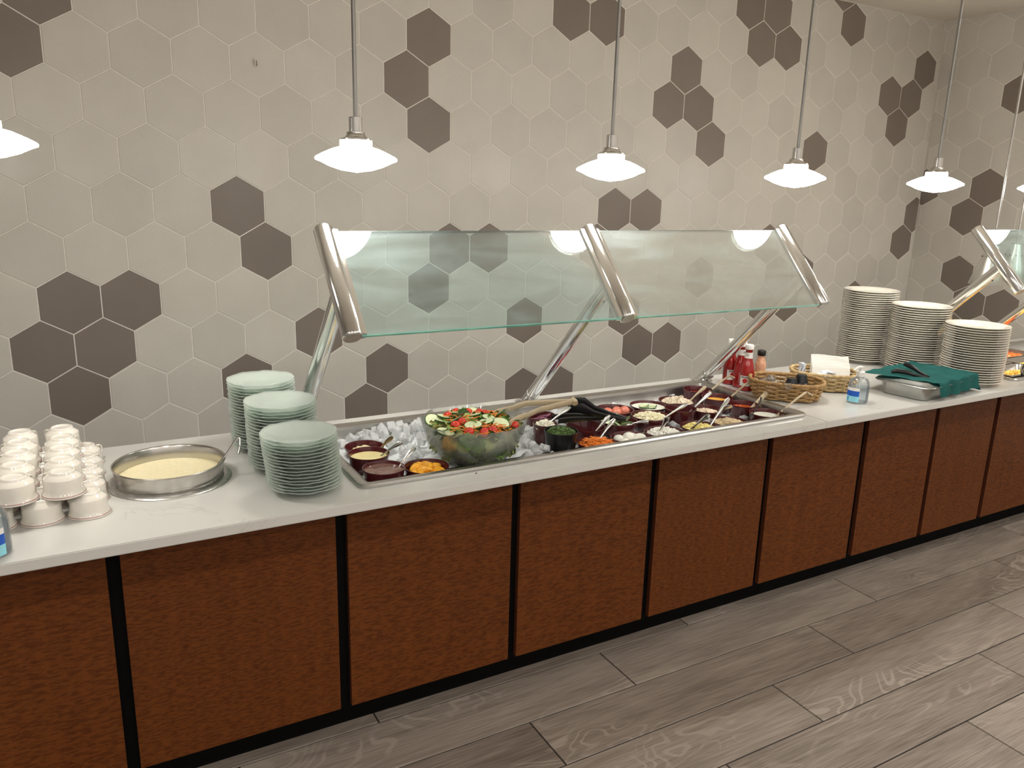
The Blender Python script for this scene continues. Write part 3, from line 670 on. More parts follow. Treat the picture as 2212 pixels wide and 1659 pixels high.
add('relish', 1.3130, -1.2903, .054, .832, .075, 'round black crock of chopped green herbs', M_BLACK_P)
add('corn', 1.4687, -1.2021, .0665, .803, .06, 'nearly empty maroon crock with a little corn left')
add('carrot', 1.4278, -1.3295, .0665, .787, .06, 'maroon crock heaped with shredded carrot')
add('tomato', 1.5450, -1.0620, .0680, .800, .06, 'maroon crock of red tomato under the black tongs')
add('beet', 1.6894, -1.0644, RC, .800, .06, 'maroon crock of round pink potatoes')
add('cucumber', 1.6069, -1.1994, .066, .804, .06, 'maroon crock of cut cucumber slices')
add('egg', 1.5636, -1.3276, .0685, .787, .06, 'maroon crock of peeled boiled eggs')
add('creamsalad', 1.8400, -1.0720, RC, .800, .06, 'maroon crock of creamy cucumber salad')
add('mozz', 1.7523, -1.1915, .0705, .803, .06, 'maroon crock of shredded white cheese')
add('cottage', 1.7063, -1.3256, RC, .787, .06, 'maroon crock of white cottage cheese')
add('chicken', 1.9850, -1.0620, RC, .800, .06, 'maroon crock of diced white chicken')
add('beans', 1.8880, -1.1920, .058, .815, .075, 'deep maroon crock, almost empty with glossy sides')
add('crab', 2.0086, -1.1994, .060, .800, .06, 'maroon crock of pale chopped seafood')
add('potato', 1.8600, -1.3271, .069, .787, .06, 'maroon crock of yellow potato salad')
add('strips', 2.0014, -1.3280, .068, .787, .06, 'maroon crock of pale chicken strips')
add('catalina', 2.1601, -0.9827, .058, .808, .075, 'deep maroon crock of dark red dressing')
add('honey', 2.1530, -1.1013, .060, .806, .075, 'deep maroon crock of orange yellow dressing')
add('french', 2.1786, -1.2153, .056, .804, .075, 'deep maroon crock of bright red orange dressing')
add('ranch', 2.1713, -1.3339, .062, .801, .075, 'deep maroon crock of white ranch dressing')

# food materials
def food(n, c, r=.45, **k): return mat(n, c, r, **k)
F_BUTTER = food('butter', (.80, .70, .42), .4, sss=.2, var=.05); F_MUST = food('pale_yellow_dressing', (.80, .68, .34), .3, var=.04, bump=.3, bscale=60)
F_PUD = food('chocolate_pudding', (.185, .100, .080), .10, coat=.5, var=.2); F_PEACH = food('peach_flesh', (.86, .40, .025), .2, sss=.2, coat=.3, var=.15, scale=60)
F_ONION = food('red_onion', (.30, .11, .17), .3, var=.3, scale=50); F_WHITE = food('white_cheese', (.83, .79, .66), .55, var=.05); F_HERB = food('chopped_herbs', (.075, .13, .035), .55, var=.35, scale=120)
F_CORN = food('corn_bits', (.75, .58, .22), .4, var=.1); F_CARROT = food('carrot', (.80, .235, .035), .4, var=.18, scale=40); F_TOM = food('tomato_red', (.60, .035, .016), .18, coat=.3, var=.15)
F_PINK = food('pink_potato_skin', (.66, .20, .13), .3, coat=.2, var=.1); F_CUC = food('cucumber_flesh', (.70, .76, .47), .3, sss=.15, var=.06, scale=60); F_CUCSKIN = food('cucumber_skin', (.035, .085, .015), .35, var=.3, scale=70)
F_CUCSEED = food('cucumber_seed_core', (.60, .66, .36), .3, var=.15, scale=160); F_EGG = food('boiled_egg_white', (.84, .82, .74), .22, sss=.2, var=.02); F_CREAM = food('cream_dressing', (.82, .83, .72), .25, var=.03)
F_COT = food('cottage_curd', (.84, .82, .75), .45, var=.03); F_MOZZ = food('shredded_cheese', (.80, .74, .52), .5, var=.06); F_CHK = food('diced_chicken', (.74, .64, .50), .5, var=.1); F_CRAB = food('seafood_salad', (.80, .66, .52), .5, var=.12)
F_POT = food('potato_salad_yellow', (.80, .68, .26), .45, var=.1); F_STRIP = food('chicken_strip', (.66, .52, .32), .5, var=.15); F_CATA = food('dark_red_dressing', (.20, .018, .012), .12, coat=.5, var=.1)
F_HON = food('honey_dressing', (.80, .42, .07), .2, coat=.3, var=.05); F_FRE = food('french_dressing', (.56, .090, .012), .2, coat=.3, var=.08); F_RAN = food('ranch_dressing', (.82, .82, .72), .3, var=.03, bump=.2)

def inner_r(k, dz):
    x, y, r, zt, h = CR[k]; f = max(0, min(1, (dz-.006)/(h-.016))); return r*(.93-(.93-.80)*f)
def pool(k, dz, m, label, cat='dressing', name='dressing', amp=.0006, seed=1):
    x, y, r, zt, h = CR[k]; R = inner_r(k, dz)*.995; bm = bmesh.new()
    def wob(a, rr, z): return rr, z+amp*noise.noise(Vector((rr*40*math.cos(a)+seed*5, rr*40*math.sin(a), seed)))*(0 if rr > R*.97 else 1)
    lathe(bm, [(0, 0), (R*.25, 0), (R*.5, 0), (R*.75, 0), (R, .0005)], 36, wob=wob)
    return tag(finish(name, bm, m, loc=(x, y, zt-dz), smooth=60), label, cat)
def heap(k, dz, rise, n, size, m, label, cat, name, seed=1, fill=.88, off=(0, 0), flat=1., undercol=None):
    """crumbs/shreds nobody could count: one object"""
    x, y, r, zt, h = CR[k]; R = inner_r(k, dz)*fill; rg = random.Random(seed); bm = bmesh.new()
    prof = [(R*f, rise*.82*(1-f*f)**.8-.002) for f in (0, .3, .55, .75, .9)]+[(R*1.0, -.004)]
    lathe(bm, prof, 28, wob=lambda a, rr, z: (rr, z+.003*noise.noise(Vector((rr*60*math.cos(a)+seed, rr*60*math.sin(a), seed)))))
    for i in range(n):
        a = rg.uniform(0, 2*PI); f = math.sqrt(rg.random())
        z = rise*(1-f*f)**.8*rg.uniform(.75, 1.05)
        s = [v*rg.uniform(.7, 1.3) for v in size]
        chunk(bm, (R*f*math.cos(a), R*f*math.sin(a), z), s, rg, flat=flat)
    o = finish(name, bm, m, loc=(x+off[0], y+off[1], zt-dz), smooth=0); tag(o, label, cat, kind='stuff'); return o
pool('mustard', .014, F_MUST, 'smooth pale yellow dressing filling its crock', amp=.003)
pool('pudding', .009, F_PUD, 'glossy dark chocolate pudding with swirls', 'pudding', 'chocolate_pudding', amp=.007, seed=3)
pool('creamsalad', .010, F_CREAM, 'white creamy sauce around pale cucumber slices', 'salad', 'cream_sauce', amp=.002)
pool('catalina', .022, F_CATA, 'dark red dressing in the crock nearest the middle steel post foot'.replace('middle steel post foot', 'third steel post'))
pool('honey', .018, F_HON, 'orange yellow dressing in its deep crock')
pool('french', .018, F_FRE, 'bright red orange dressing in its deep crock')
pool('ranch', .014, F_RAN, 'white ranch dressing filling the corner crock', amp=.001)
pool('beans', .045, F_CATA, 'dark leftover dressing at the bottom of a deep crock')
heap('crumb', .012, .018, 90, (.010, .009, .007), F_WHITE, 'heap of white cheese crumbs beside the herb crock', 'cheese', 'cheese_crumbs', 2)
heap('relish', .010, .016, 220, (.009, .008, .007), F_HERB, 'finely chopped green herbs in the black crock', 'herbs', 'chopped_herbs', 3)
heap('corn', .044, .006, 30, (.008, .007, .005), F_CORN, 'few corn kernels left at the bottom of a crock', 'corn', 'corn_kernels', 4)
heap('carrot', .012, .024, 330, (.028, .0028, .0024), F_CARROT, 'bright orange shredded carrot heaped in its crock', 'carrots', 'shredded_carrot', 5)
heap('mozz', .012, .020, 240, (.016, .0038, .003), F_MOZZ, 'shredded white cheese heaped in its crock', 'cheese', 'shredded_cheese', 6)
heap('cottage', .012, .020, 240, (.0085, .008, .007), F_COT, 'lumpy white cottage cheese heaped in its crock', 'cottage cheese', 'cottage_cheese', 7)
heap('chicken', .012, .019, 200, (.0095, .009, .007), F_CHK, 'small diced white chicken heaped in its crock', 'chicken', 'diced_chicken', 8)
heap('crab', .020, .012, 110, (.011, .009, .006), F_CRAB, 'pale pink chopped seafood salad low in its crock', 'seafood', 'seafood_salad', 9)
heap('potato', .016, .017, 110, (.014, .012, .010), F_POT, 'yellow potato salad lumps in their crock', 'potato salad', 'potato_salad', 10)
heap('strips', .014, .017, 130, (.026, .007, .0055), F_STRIP, 'pale cooked chicken strips heaped in their crock', 'chicken', 'chicken_strips', 11)
# countable pieces
rg = random.Random(21)
for i in range(7):
    x, y, r, zt, h = CR['butter']; a = 6.28*i/7; bm = bmesh.new(); box(bm, -.011, .011, -.009, .009, -.008, .008, .002)
    rr = 0 if i == 0 else .026
    tag(finish('butter_cube', bm, F_BUTTER, loc=(x+rr*math.cos(a), y+rr*math.sin(a), zt-.018+(.010 if i == 0 else 0)), rot=(rg.uniform(-.3, .3), rg.uniform(-.3, .3), rg.uniform(0, 3))), 'pale yellow butter cube loose in a maroon crock', 'butter', 'butter cubes in the crock')
for i in range(15):
    x, y, r, zt, h = CR['peach']; a = rg.uniform(0, 6.28); f = math.sqrt(rg.random())*.042; bm = bmesh.new()
    tube(bm, [(.022*math.cos(q), .022*math.sin(q)-.012, .0) for q in (.35, .8, 1.3, 1.8, 2.3, 2.8)], [.003, .0085, .0105, .0105, .0085, .003], 8)
    tag(finish('peach_slice', bm, F_PEACH, loc=(x+f*math.cos(a), y+f*math.sin(a), zt-.022+(.045-f)*.35+.0006*i), rot=(rg.uniform(-.5, .5), rg.uniform(-.5, .5), rg.uniform(0, 6.3)), smooth=60), 'wet orange peach slice in a maroon crock', 'peach slice', 'peach slices in the crock')
pool('peach', .026, F_PEACH, 'orange juice around the peach slices', 'juice', 'peach_juice')
for i in range(10):
    x, y, r, zt, h = CR['onion']; a = rg.uniform(0, 6.28); f = rg.uniform(0, .026); R = rg.uniform(.012, .019); bm = bmesh.new()
    tube(bm, [(R*math.cos(q*.449), R*math.sin(q*.449), 0) for q in range(14)], .0028, 6, closed=True)
    tag(finish('onion_ring', bm, F_ONION, loc=(x+f*math.cos(a), y+f*math.sin(a), zt-.022+.002*i), rot=(rg.uniform(-.5, .5), rg.uniform(-.5, .5), 0), smooth=60), 'thin purple red onion ring in a maroon crock', 'onion ring', 'onion rings in the crock')
for i, (dx, dy, dz) in enumerate(((-.032, .012, .0), (.004, -.006, .004), (.036, -.012, .010), (-.004, .034, -.004), (.032, .028, -.002))):
    x, y, r, zt, h = CR['beet']; bm = bmesh.new(); ellipsoid(bm, (0, 0, 0), (.021, .019, .018), 16, 12, jit=.06, seed=i)
    tag(finish('pink_potato', bm, F_PINK, loc=(x+dx, y+dy, zt-.018+dz), rot=(0, 0, rg.uniform(0, 6)), smooth=60), 'small round pink potato in a maroon crock', 'potato', 'pink potatoes in the crock')
for i in range(7):
    x, y, r, zt, h = CR['tomato']; a = i*.9; f = .030 if i else 0; bm = bmesh.new(); ellipsoid(bm, (0, 0, 0), (.016, .016, .015), 14, 10)
    tag(finish('cherry_tomato', bm, F_TOM, loc=(x+f*math.cos(a), y+f*math.sin(a), zt-.022+(.014 if i == 0 else 0)), smooth=60), 'red cherry tomato in the crock under the black tongs', 'tomato', 'tomatoes in the crock')
for i, (dx, dy, dz, rz) in enumerate(((-.034, -.010, .002, .4), (-.004, -.024, .006, 1.1), (.030, -.006, .010, 2.4), (.002, .014, .012, .1), (-.026, .028, .002, 1.7), (.030, .030, .0, .9))):
    x, y, r, zt, h = CR['egg']; bm = bmesh.new(); ellipsoid(bm, (0, 0, 0), (.0235, .0185, .0185), 18, 12)
    for v in bm.verts: v.co.y *= 1-.25*v.co.x/.0235*.5; v.co.z *= 1-.25*v.co.x/.0235*.5
    tag(finish('boiled_egg', bm, F_EGG, loc=(x+dx, y+dy, zt-.018+dz), rot=(0, rg.uniform(-.3, .3), rz), smooth=60), 'shiny peeled boiled egg in a maroon crock', 'egg', 'boiled eggs in the crock')

def slice_mesh(r=.0235, t=.005):
    bm = bmesh.new(); lathe(bm, [(0, t/2), (r*.55, t/2), (r*.9, t/2)], 28, mi=0); lathe(bm, [(r*.9, t/2), (r*.97, t/2-.0003), (r, t/2-.001), (r, -t/2+.001), (r*.97, -t/2), (r*.9, -t/2)], 28, mi=1); lathe(bm, [(r*.9, -t/2), (r*.55, -t/2), (0, -t/2)], 28, mi=0)
    for k in range(3):
        for q in range(4):
            a = 2.094*k+.25*(q-1.5); rr = r*(.30+.06*(q % 2)); ellipsoid(bm, (rr*math.cos(a), rr*math.sin(a), t/2), (r*.085, r*.045, .0004), 6, 4, rot=Matrix.Rotation(a, 3, 'Z'), mi=2)
    bmesh.ops.remove_doubles(bm, verts=bm.verts[:], dist=1e-5)
    me = bpy.data.meshes.new('cucumber_slice'); bmesh.ops.recalc_face_normals(bm, faces=bm.faces[:]); bm.to_mesh(me); bm.free()
    for m in (F_CUC, F_CUCSKIN, F_CUCSEED): me.materials.append(m)
    me.shade_smooth(); me.set_sharp_from_angle(angle=math.radians(40)); return me
ME_CUC = slice_mesh()
for i, (dx, dy, dz, rx, ry) in enumerate(((-.036, -.006, 0, .6, -.4), (-.012, -.020, .004, .5, .1), (.020, -.022, .006, .55, .4), (.030, .004, .010, .7, .6), (-.006, .006, .012, .6, -.2), (.004, .030, .012, .9, .0), (-.030, .026, .008, .5, -.8))):
    x, y, r, zt, h = CR['cucumber']
    tag(link('cucumber_slice', ME_CUC, None, (x+dx, y+dy, zt-.016+dz), (rx, ry, i*1.0)), 'fresh cucumber slice in the cucumber crock', 'cucumber slice', 'cucumber slices in the crock')
for i, (dx, dy) in enumerate(((-.018, .004), (.006, -.008), (.024, .010), (-.002, .026))):
    x, y, r, zt, h = CR['creamsalad']
    o = link('cucumber_slice', ME_CUC, None, (x+dx, y+dy, zt-.0085), (.10*(i-1.5), .08, i*1.3)); o.scale = (.8, .8, .8)
    tag(o, 'cucumber slice half sunk in white cream sauce', 'cucumber slice', 'cucumber slices in cream')

# ------------------------------------------------------------------ serving spoons and ladles
def spoon(A, B, m, label, w=.0075, wend=.0135, name='serving_spoon', cat='spoon', sag=.004):
    A, B = Vector(A), Vector(B); bm = bmesh.new(); n = 9; d = (B-A); side = Vector((-d.y, d.x, 0)).normalized()
    view = Vector((.478, .845, -.24)); side = d.cross(view).normalized()
    pts = [A+d*(k/n)+Vector((0, 0, sag*math.sin(PI*k/n))) for k in range(n+1)]
    ws = [w*.9, w*.8, w*.75, w*.8, w, w*1.15, wend*.85, wend*.98, wend, wend*.6]
    ribbon(bm, pts, ws, [.003]*9+[.002], side)
    ellipsoid(bm, A-d.normalized()*.012, (.014, .014, .006), 12, 6)
    return tag(finish(name, bm, m, smooth=60), label, cat)
F_BRONZE = mat('bronze_tinted_steel', (.42, .31, .16), .25, metal=1., var=.15)
spoon((.772, -1.100, .775), (.798, -1.170, .843), F_BRONZE, 'bronze coloured spoon handle in the butter crock')
spoon((.748, -1.205, .800), (.801, -1.238, .847), M_SPOON, 'steel spoon in the pale yellow dressing crock')
spoon((.755, -1.320, .798), (.822, -1.284, .842), M_SPOON, 'steel spoon in the chocolate pudding crock')
spoon((1.335, -1.180, .820), (1.44, -1.150, .856), M_SPOON, 'steel spoon in the cheese crumb crock')
spoon((1.452, -1.245, .762), (1.519, -1.266, .850), M_SPOON, 'steel spoon in the nearly empty corn crock')
spoon((1.440, -1.320, .790), (1.512, -1.302, .848), M_SPOON, 'steel spoon in the shredded carrot crock')
spoon((1.680, -1.330, .786), (1.690, -1.355, .847), M_SPOON, 'broad steel spoon handle in the cottage cheese crock', .010, .018)
spoon((1.632, -1.245, .800), (1.668, -1.285, .8145), M_SPOON, 'steel spoon lying low over the cucumber crock')
spoon((1.972, -1.070, .798), (1.950, -1.130, .838), M_SPOON, 'short steel spoon handle in the diced chicken crock')
spoon((2.022, -1.085, .792), (2.097, -1.094, .850), M_BEIGE_P, 'beige spoon handle in the diced chicken crock')
spoon((1.905, -1.200, .780), (2.050, -1.173, .850), M_SPOON, 'steel spoon in the deep almost empty crock')
spoon((1.772, -1.240, .800), (1.862, -1.257, .849), M_SPOON, 'steel spoon in the shredded cheese crock')
spoon((1.815, -1.335, .782), (1.836, -1.394, .848), M_SPOON, 'dark steel spoon in the yellow potato salad crock', .010, .017)
spoon((1.900, -1.330, .774), (2.035, -1.280, .856), M_SPOON, 'tall steel spoon leaning out of the potato salad crock', .009, .016)
spoon((2.020, -1.245, .790), (2.010, -1.320, .841), M_SPOON, 'steel spoon in the chopped seafood crock', .010, .016)
def ladle(A, B, hook, m, label, w=.0085):
    bm = bmesh.new(); A, B, H = Vector(A), Vector(B), Vector(hook); d = B-A; view = Vector((.478, .845, -.24)); side = d.cross(view).normalized()
    pts = [A, A+d*.35+Vector((0, 0, .004)), A+d*.7+Vector((0, 0, .006)), B-d*.06+Vector((0, 0, .003)), B, B+(H-B)*.3, B+(H-B)*.65, H]
    ribbon(bm, pts, [w*.8, w*.8, w, w*1.1, w*1.1, w, w, w*.8], .0045, side)
    ellipsoid(bm, A-Vector((.008, 0, .012)), (.018, .018, .012), 12, 6)
    return tag(finish('dressing_ladle', bm, m, smooth=60), label, 'ladle')
ladle((2.178, -1.000, .778), (2.317, -.995, .850), (2.322, -1.018, .8455), M_BEIGE_P, 'beige hooked ladle in the dark red dressing')
ladle((2.176, -1.112, .778), (2.375, -1.072, .850), (2.384, -1.090, .844), M_BEIGE_P, 'beige hooked ladle in the orange yellow dressing')
ladle((2.205, -1.228, .780), (2.375, -1.190, .858), (2.378, -1.196, .855), M_BEIGE_P, 'wide flat beige ladle handle in the red orange dressing', .021)
ladle((2.210, -1.345, .785), (2.385, -1.325, .852), (2.386, -1.352, .846), M_BEIGE_P, 'beige hooked ladle in the white ranch dressing')
bm = bmesh.new(); tube(bm, [(2.045, -1.345, .778), (2.090, -1.350, .815), (2.140, -1.328, .842), (2.150, -1.322, .858)], [.0018, .002, .0024, .003], 8)
tag(finish('thin_fork', bm, M_BLACK_P, smooth=60), 'thin dark fork standing in the chicken strips crock', 'fork')
# black serving tongs across the crocks
def tongs(t, pts1, pts2, w, m, thick=.006):
    for pts in (pts1, pts2):
        bm = bmesh.new(); n = len(pts); ribbon(bm, pts, w, thick, (.3, -.4, 1)); finish('tong_arm', bm, m, t, smooth=60)
t = thing('serving_tongs', 'black plastic salad tongs with spoon head lying over the tomato crock', 'tongs')
tongs(t, [(1.462, -1.100, .848), (1.482, -1.118, .862), (1.500, -1.140, .862), (1.520, -1.172, .850), (1.548, -1.220, .840), (1.578, -1.275, .832)], [(1.430, -1.135, .838), (1.452, -1.150, .852), (1.474, -1.170, .852), (1.500, -1.200, .842), (1.540, -1.245, .834), (1.578, -1.277, .830)], [.020, .038, .040, .022, .018, .014], M_BLACK_P)
t = thing('serving_tongs', 'black plastic tongs lying flat between the corn and tomato crocks', 'tongs')
tongs(t, [(1.372, -1.140, .826), (1.410, -1.150, .829), (1.450, -1.158, .829), (1.500, -1.178, .826), (1.540, -1.205, .824)], [(1.382, -1.168, .820), (1.420, -1.176, .822), (1.460, -1.184, .822), (1.505, -1.197, .822), (1.540, -1.207, .822)], [.022, .024, .020, .016, .012], M_BLACK_P)

# ------------------------------------------------------------------ salad bowl
BX, BY, BZ = 1.020, -1.262, .772
bm = bmesh.new()
def bw(a, r, z):
    k = max(0, (r-.10)/.06); return r*(1+.006*k*math.cos(a*12)), z+.0045*k*k*abs(math.cos(a*6))-.001
prof_o = [(0, 0), (.075, 0), (.095, .006), (.118, .030), (.138, .062), (.151, .096), (.1585, .125)]
prof = prof_o+[(.1545, .1255)]+[(r-.0045, z+.003) for r, z in prof_o[::-1][1:-1]]+[(0, .004)]
lathe(bm, prof, 72, wob=bw)
tag(finish('salad_bowl', bm, M_BOWLGLASS, loc=(BX, BY, BZ), smooth=60), 'large scalloped clear glass bowl of mixed salad standing in the ice', 'bowl')
def bowl_r(z):
    for (r0, z0), (r1, z1) in zip(prof_o[1:], prof_o[2:]):
        if z <= z1: return r0+(r1-r0)*max(0, (z-z0)/(z1-z0))
    return .155
SC = (BX, BY)
def surf(f): return BZ+.094+.022*(1-f*f)
M_LEAF = [mat('lettuce_dark', (.095, .200, .035), .45, var=.35, scale=25), mat('lettuce_mid', (.220, .370, .075), .45, var=.3, scale=25), mat('lettuce_pale', (.52, .60, .22), .45, var=.25, scale=25), mat('lettuce_heart', (.62, .60, .24), .45, var=.15, scale=25)]
def leaf_mesh(seed, m, lobes):
    rg = random.Random(seed); bm = bmesh.new(); nu, nv = 9, 6; L = 1.; V = {}
    for i in range(nu):
        u = i/(nu-1); wd = .42*math.sin(PI*min(1, u*.93+.07))**.7*(1+.22*math.sin(u*lobes*PI+seed))
        for j in range(nv):
            v = j/(nv-1)*2-1; z = .14*v*v*(1+.5*u)+.07*noise.noise(Vector((u*4+seed, v*3, seed)))+.10*math.sin(u*5+seed)*.5+.05*abs(v)*math.sin(u*17+seed*2)
            V[i, j] = bm.verts.new((u-.5, v*wd, z))
    for i in range(nu-1):
        for j in range(nv-1): bm.faces.new((V[i, j], V[i+1, j], V[i+1, j+1], V[i, j+1]))
    g = bmesh.ops.solidify(bm, geom=bm.faces[:], thickness=.012)
    me = bpy.data.meshes.new('lettuce_leaf'); bmesh.ops.recalc_face_normals(bm, faces=bm.faces[:]); bm.to_mesh(me); bm.free(); me.materials.append(m); me.shade_smooth(); return me
LEAVES = [leaf_mesh(k, M_LEAF[(0, 1, 1, 2, 0, 2, 3, 1)[k]], (3, 5, 7, 6, 4, 8, 6, 9)[k]) for k in range(8)]
LN = ('dark green', 'mid green', 'mid green', 'pale green', 'dark green', 'pale green', 'yellow green', 'mid green')
rg = random.Random(31)
for i in range(150):
    a = rg.uniform(0, 2*PI); low = i < 46
    f = rg.uniform(.80, .97) if low else math.sqrt(rg.random())*.90
    if low: z = BZ+rg.uniform(.030, .098); rr = (bowl_r(z-BZ)-.020)*.99
    else: z = surf(f)-.001+rg.uniform(-.004, .006); rr = f*.140
    k = rg.randrange(8)
    if (a > 2.2 and a < 3.9 and rg.random() < .6) or (low and rg.random() < .5): k = rg.choice((3, 5, 6, 1))
    o = link('lettuce_leaf', LEAVES[k], None, (SC[0]+rr*math.cos(a), SC[1]+rr*math.sin(a), z), (rg.uniform(-.6, .6), rg.uniform(-.6, .6), rg.uniform(0, 6.3)) if not low else (rg.uniform(1.1, 1.6), rg.uniform(-.4, .4), a+PI/2+rg.uniform(-.4, .4)))
    s = rg.uniform(.038, .062); o.scale = (s, s, s)
    tag(o, LN[k]+(' lettuce leaf pressed inside the glass bowl wall' if low else ' lettuce leaf on top of the bowl salad'), 'lettuce leaf', LN[k]+(' leaves low in the bowl' if low else ' leaves on the salad'))
# green filling below the visible leaves
bm = bmesh.new(); lathe(bm, [(0, .012), (.070, .012), (.095, .030), (.110, .052), (.124, .080), (.110, .092), (0, .104)], 36, wob=lambda a, r, z: (r, z+.006*noise.noise(Vector((r*50*math.cos(a), r*50*math.sin(a), z*50)))))
tag(finish('salad_greens', bm, M_LEAF[2], loc=(BX, BY, BZ), smooth=60), 'packed green salad filling the glass bowl', 'salad', kind='stuff')
CUCS = [(-.118, -.055, .3, .2), (-.095, .018, .2, .3), (-.070, .060, .35, .0), (-.028, .085, .3, .1), (-.030, .035, 1.1, .3), (.005, .010, .4, -.1), (-.035, -.065, .25, .1), (.012, -.055, .2, -.2), (.035, -.030, .3, .2), (.050, -.075, .35, -.4), (.052, .075, .4, .2), (.098, -.055, .45, .3), (.085, .010, .9, .5), (-.062, .000, .9, -.2), (.020, .055, .35, .3), (-.110, .050, .8, .6)]
for i, (dx, dy, rx, ry) in enumerate(CUCS):
    f = math.hypot(dx, dy)/.14
    o = link('cucumber_slice', ME_CUC, None, (SC[0]+dx, SC[1]+dy, surf(min(f, 1))+.018), (rx*.6, ry*.8, i*.8)); o.scale = (1.0+.18*(i % 3 == 0),)*2+(1,)
    tag(o, 'round cucumber slice on top of the bowl salad', 'cucumber slice', 'cucumber slices on the salad')
TOMS = [(-.075, -.030), (-.050, -.020), (-.055, .068), (.010, .060), (.048, .020), (.040, .045), (-.060, -.090), (-.020, -.108), (.008, -.105), (.095, -.075), (-.012, .100)]
bm = bmesh.new(); ellipsoid(bm, (0, 0, 0), (.0155, .0145, .0138), 16, 12); ME_TOM = bpy.data.meshes.new('cherry_tomato'); bm.to_mesh(ME_TOM); bm.free(); ME_TOM.materials.append(F_TOM); ME_TOM.shade_smooth()
for i, (dx, dy) in enumerate(TOMS):
    f = math.hypot(dx, dy)/.14
    tag(link('cherry_tomato', ME_TOM, None, (SC[0]+dx, SC[1]+dy, surf(min(1, f))+.014), (i*.7, i*.4, i)), 'glossy red cherry tomato on top of the bowl salad', 'tomato', 'cherry tomatoes on the salad')
rg = random.Random(41); bm = bmesh.new()
for i in range(170):
    cx, cy, s = rg.choice(((.060, .040, .024), (.075, .010, .018), (-.050, .015, .02), (-.070, -.075, .02), (.015, .085, .02), (-.010, -.090, .022), (.045, -.100, .015), (-.02, .03, .05)))
    x = rg.gauss(cx, s); y = rg.gauss(cy, s); f = math.hypot(x, y)/.14
    if f > .97: continue
    chunk(bm, (x, y, surf(f)-BZ+.013+rg.uniform(0, .009)), (rg.uniform(.018, .032), .0024, .0022), rg)
tag(finish('shredded_carrot', bm, F_CARROT, loc=(BX, BY, BZ), smooth=0), 'orange carrot shreds scattered over the bowl salad', 'carrots', kind='stuff')
t = thing('salad_tongs', 'beige plastic tongs resting in the salad bowl', 'tongs')
pv = Vector((1.412, -1.205, .893))
for tip, mid in (((1.100, -1.205, .880), (1.24, -1.190, .902)), ((1.095, -1.345, .896), (1.24, -1.272, .902))):
    bm = bmesh.new(); tip, mid = Vector(tip), Vector(mid)
    pts = [tip, tip+(mid-tip)*.25+Vector((0, 0, .002)), tip+(mid-tip)*.6, mid, mid+(pv-mid)*.5, pv-(pv-mid)*.08, pv]
    ribbon(bm, pts, [.022, .026, .020, .019, .020, .021, .021], .0055, (.1, -.1, 1)); finish('tong_arm', bm, M_BEIGE_P, t, smooth=60)
bm = bmesh.new(); tube(bm, [pv+Vector((.001, .010, .006)), pv+Vector((.004, 0, .001)), pv+Vector((.001, -.010, -.004))], .010, 10); finish('spring_bend', bm, M_BEIGE_P, t, smooth=60)

# ------------------------------------------------------------------ ice
bm = bmesh.new(); nx, ny = 66, 22; V = {}
for i in range(nx+1):
    for j in range(ny+1):
        x = WX0+.016+(WX1-WX0-.032)*i/nx; y = WY0+.016+(WY1-WY0-.032)*j/ny
        z = .752+.010*noise.noise(Vector((x*22, y*22, 0)))+.004*noise.noise(Vector((x*70, y*70, 3)))+(.014 if x < 1.3 else 0)
        V[i, j] = bm.verts.new((x, y, z))
for i in range(nx):
    for j in range(ny): bm.faces.new((V[i, j], V[i+1, j], V[i+1, j+1], V[i, j+1]))
M_ICEBED = mat('crushed_ice_bed', (.78, .81, .83), .3, var=.08, scale=60, bump=.6, bscale=90)
tag(finish('ice_bed', bm, M_ICEBED, smooth=0), 'crushed ice bed lying under the loose cubes in the well', 'ice', kind='stuff')
ICE = []
for k in range(6):
    rg = random.Random(60+k); bm = bmesh.new(); chunk(bm, (0, 0, 0), (.026, .024, .022), rg)
    bmesh.ops.bevel(bm, geom=bm.edges[:], offset=.003, segments=1, affect='EDGES')
    me = bpy.data.meshes.new('ice_cube'); bmesh.ops.recalc_face_normals(bm, faces=bm.faces[:]); bm.to_mesh(me); bm.free(); me.materials.append(M_ICE); me.shade_smooth(); me.set_sharp_from_angle(angle=math.radians(25)); ICE.append(me)
rg = random.Random(77); n = 0
def free_of(x, y, pad):
    if math.hypot(x-BX, y-BY) < .128+pad: return False
    return all(math.hypot(x-c[0], y-c[1]) > c[2]*.93+pad for c in CR.values())
tries = 0
while n < 235 and tries < 6000:
    tries += 1
    if n < 175: x, y = rg.uniform(.665, 1.315), rg.uniform(WY0+.02, WY1-.02)
    else: x, y = rg.uniform(1.3, 2.22), rg.uniform(WY0+.03, WY1-.02)
    if not free_of(x, y, .009): continue
    back = max(0, (y+1.25)/.35) if x < 1.3 else 0
    pile = (.030*math.exp(-((x-.93)/.16)**2-((y+1.03)/.13)**2)) if x < 1.3 else 0
    z = .772+pile+rg.uniform(-.004, .014) if x < 1.3 else .763+rg.uniform(-.004, .012)
    o = link('ice_cube', rg.choice(ICE), None, (x, y, z), (rg.uniform(0, 6), rg.uniform(0, 6), rg.uniform(0, 6))); s = rg.uniform(.8, 1.2); o.scale = (s, s, s)
    if x < 1.3: tag(o, 'clear ice cube loose in the open end of the salad well', 'ice cube', 'ice cubes around the salad bowl')
    else: tag(o, 'clear ice cube wedged between maroon crocks', 'ice cube', 'ice cubes between the crocks')
    n += 1

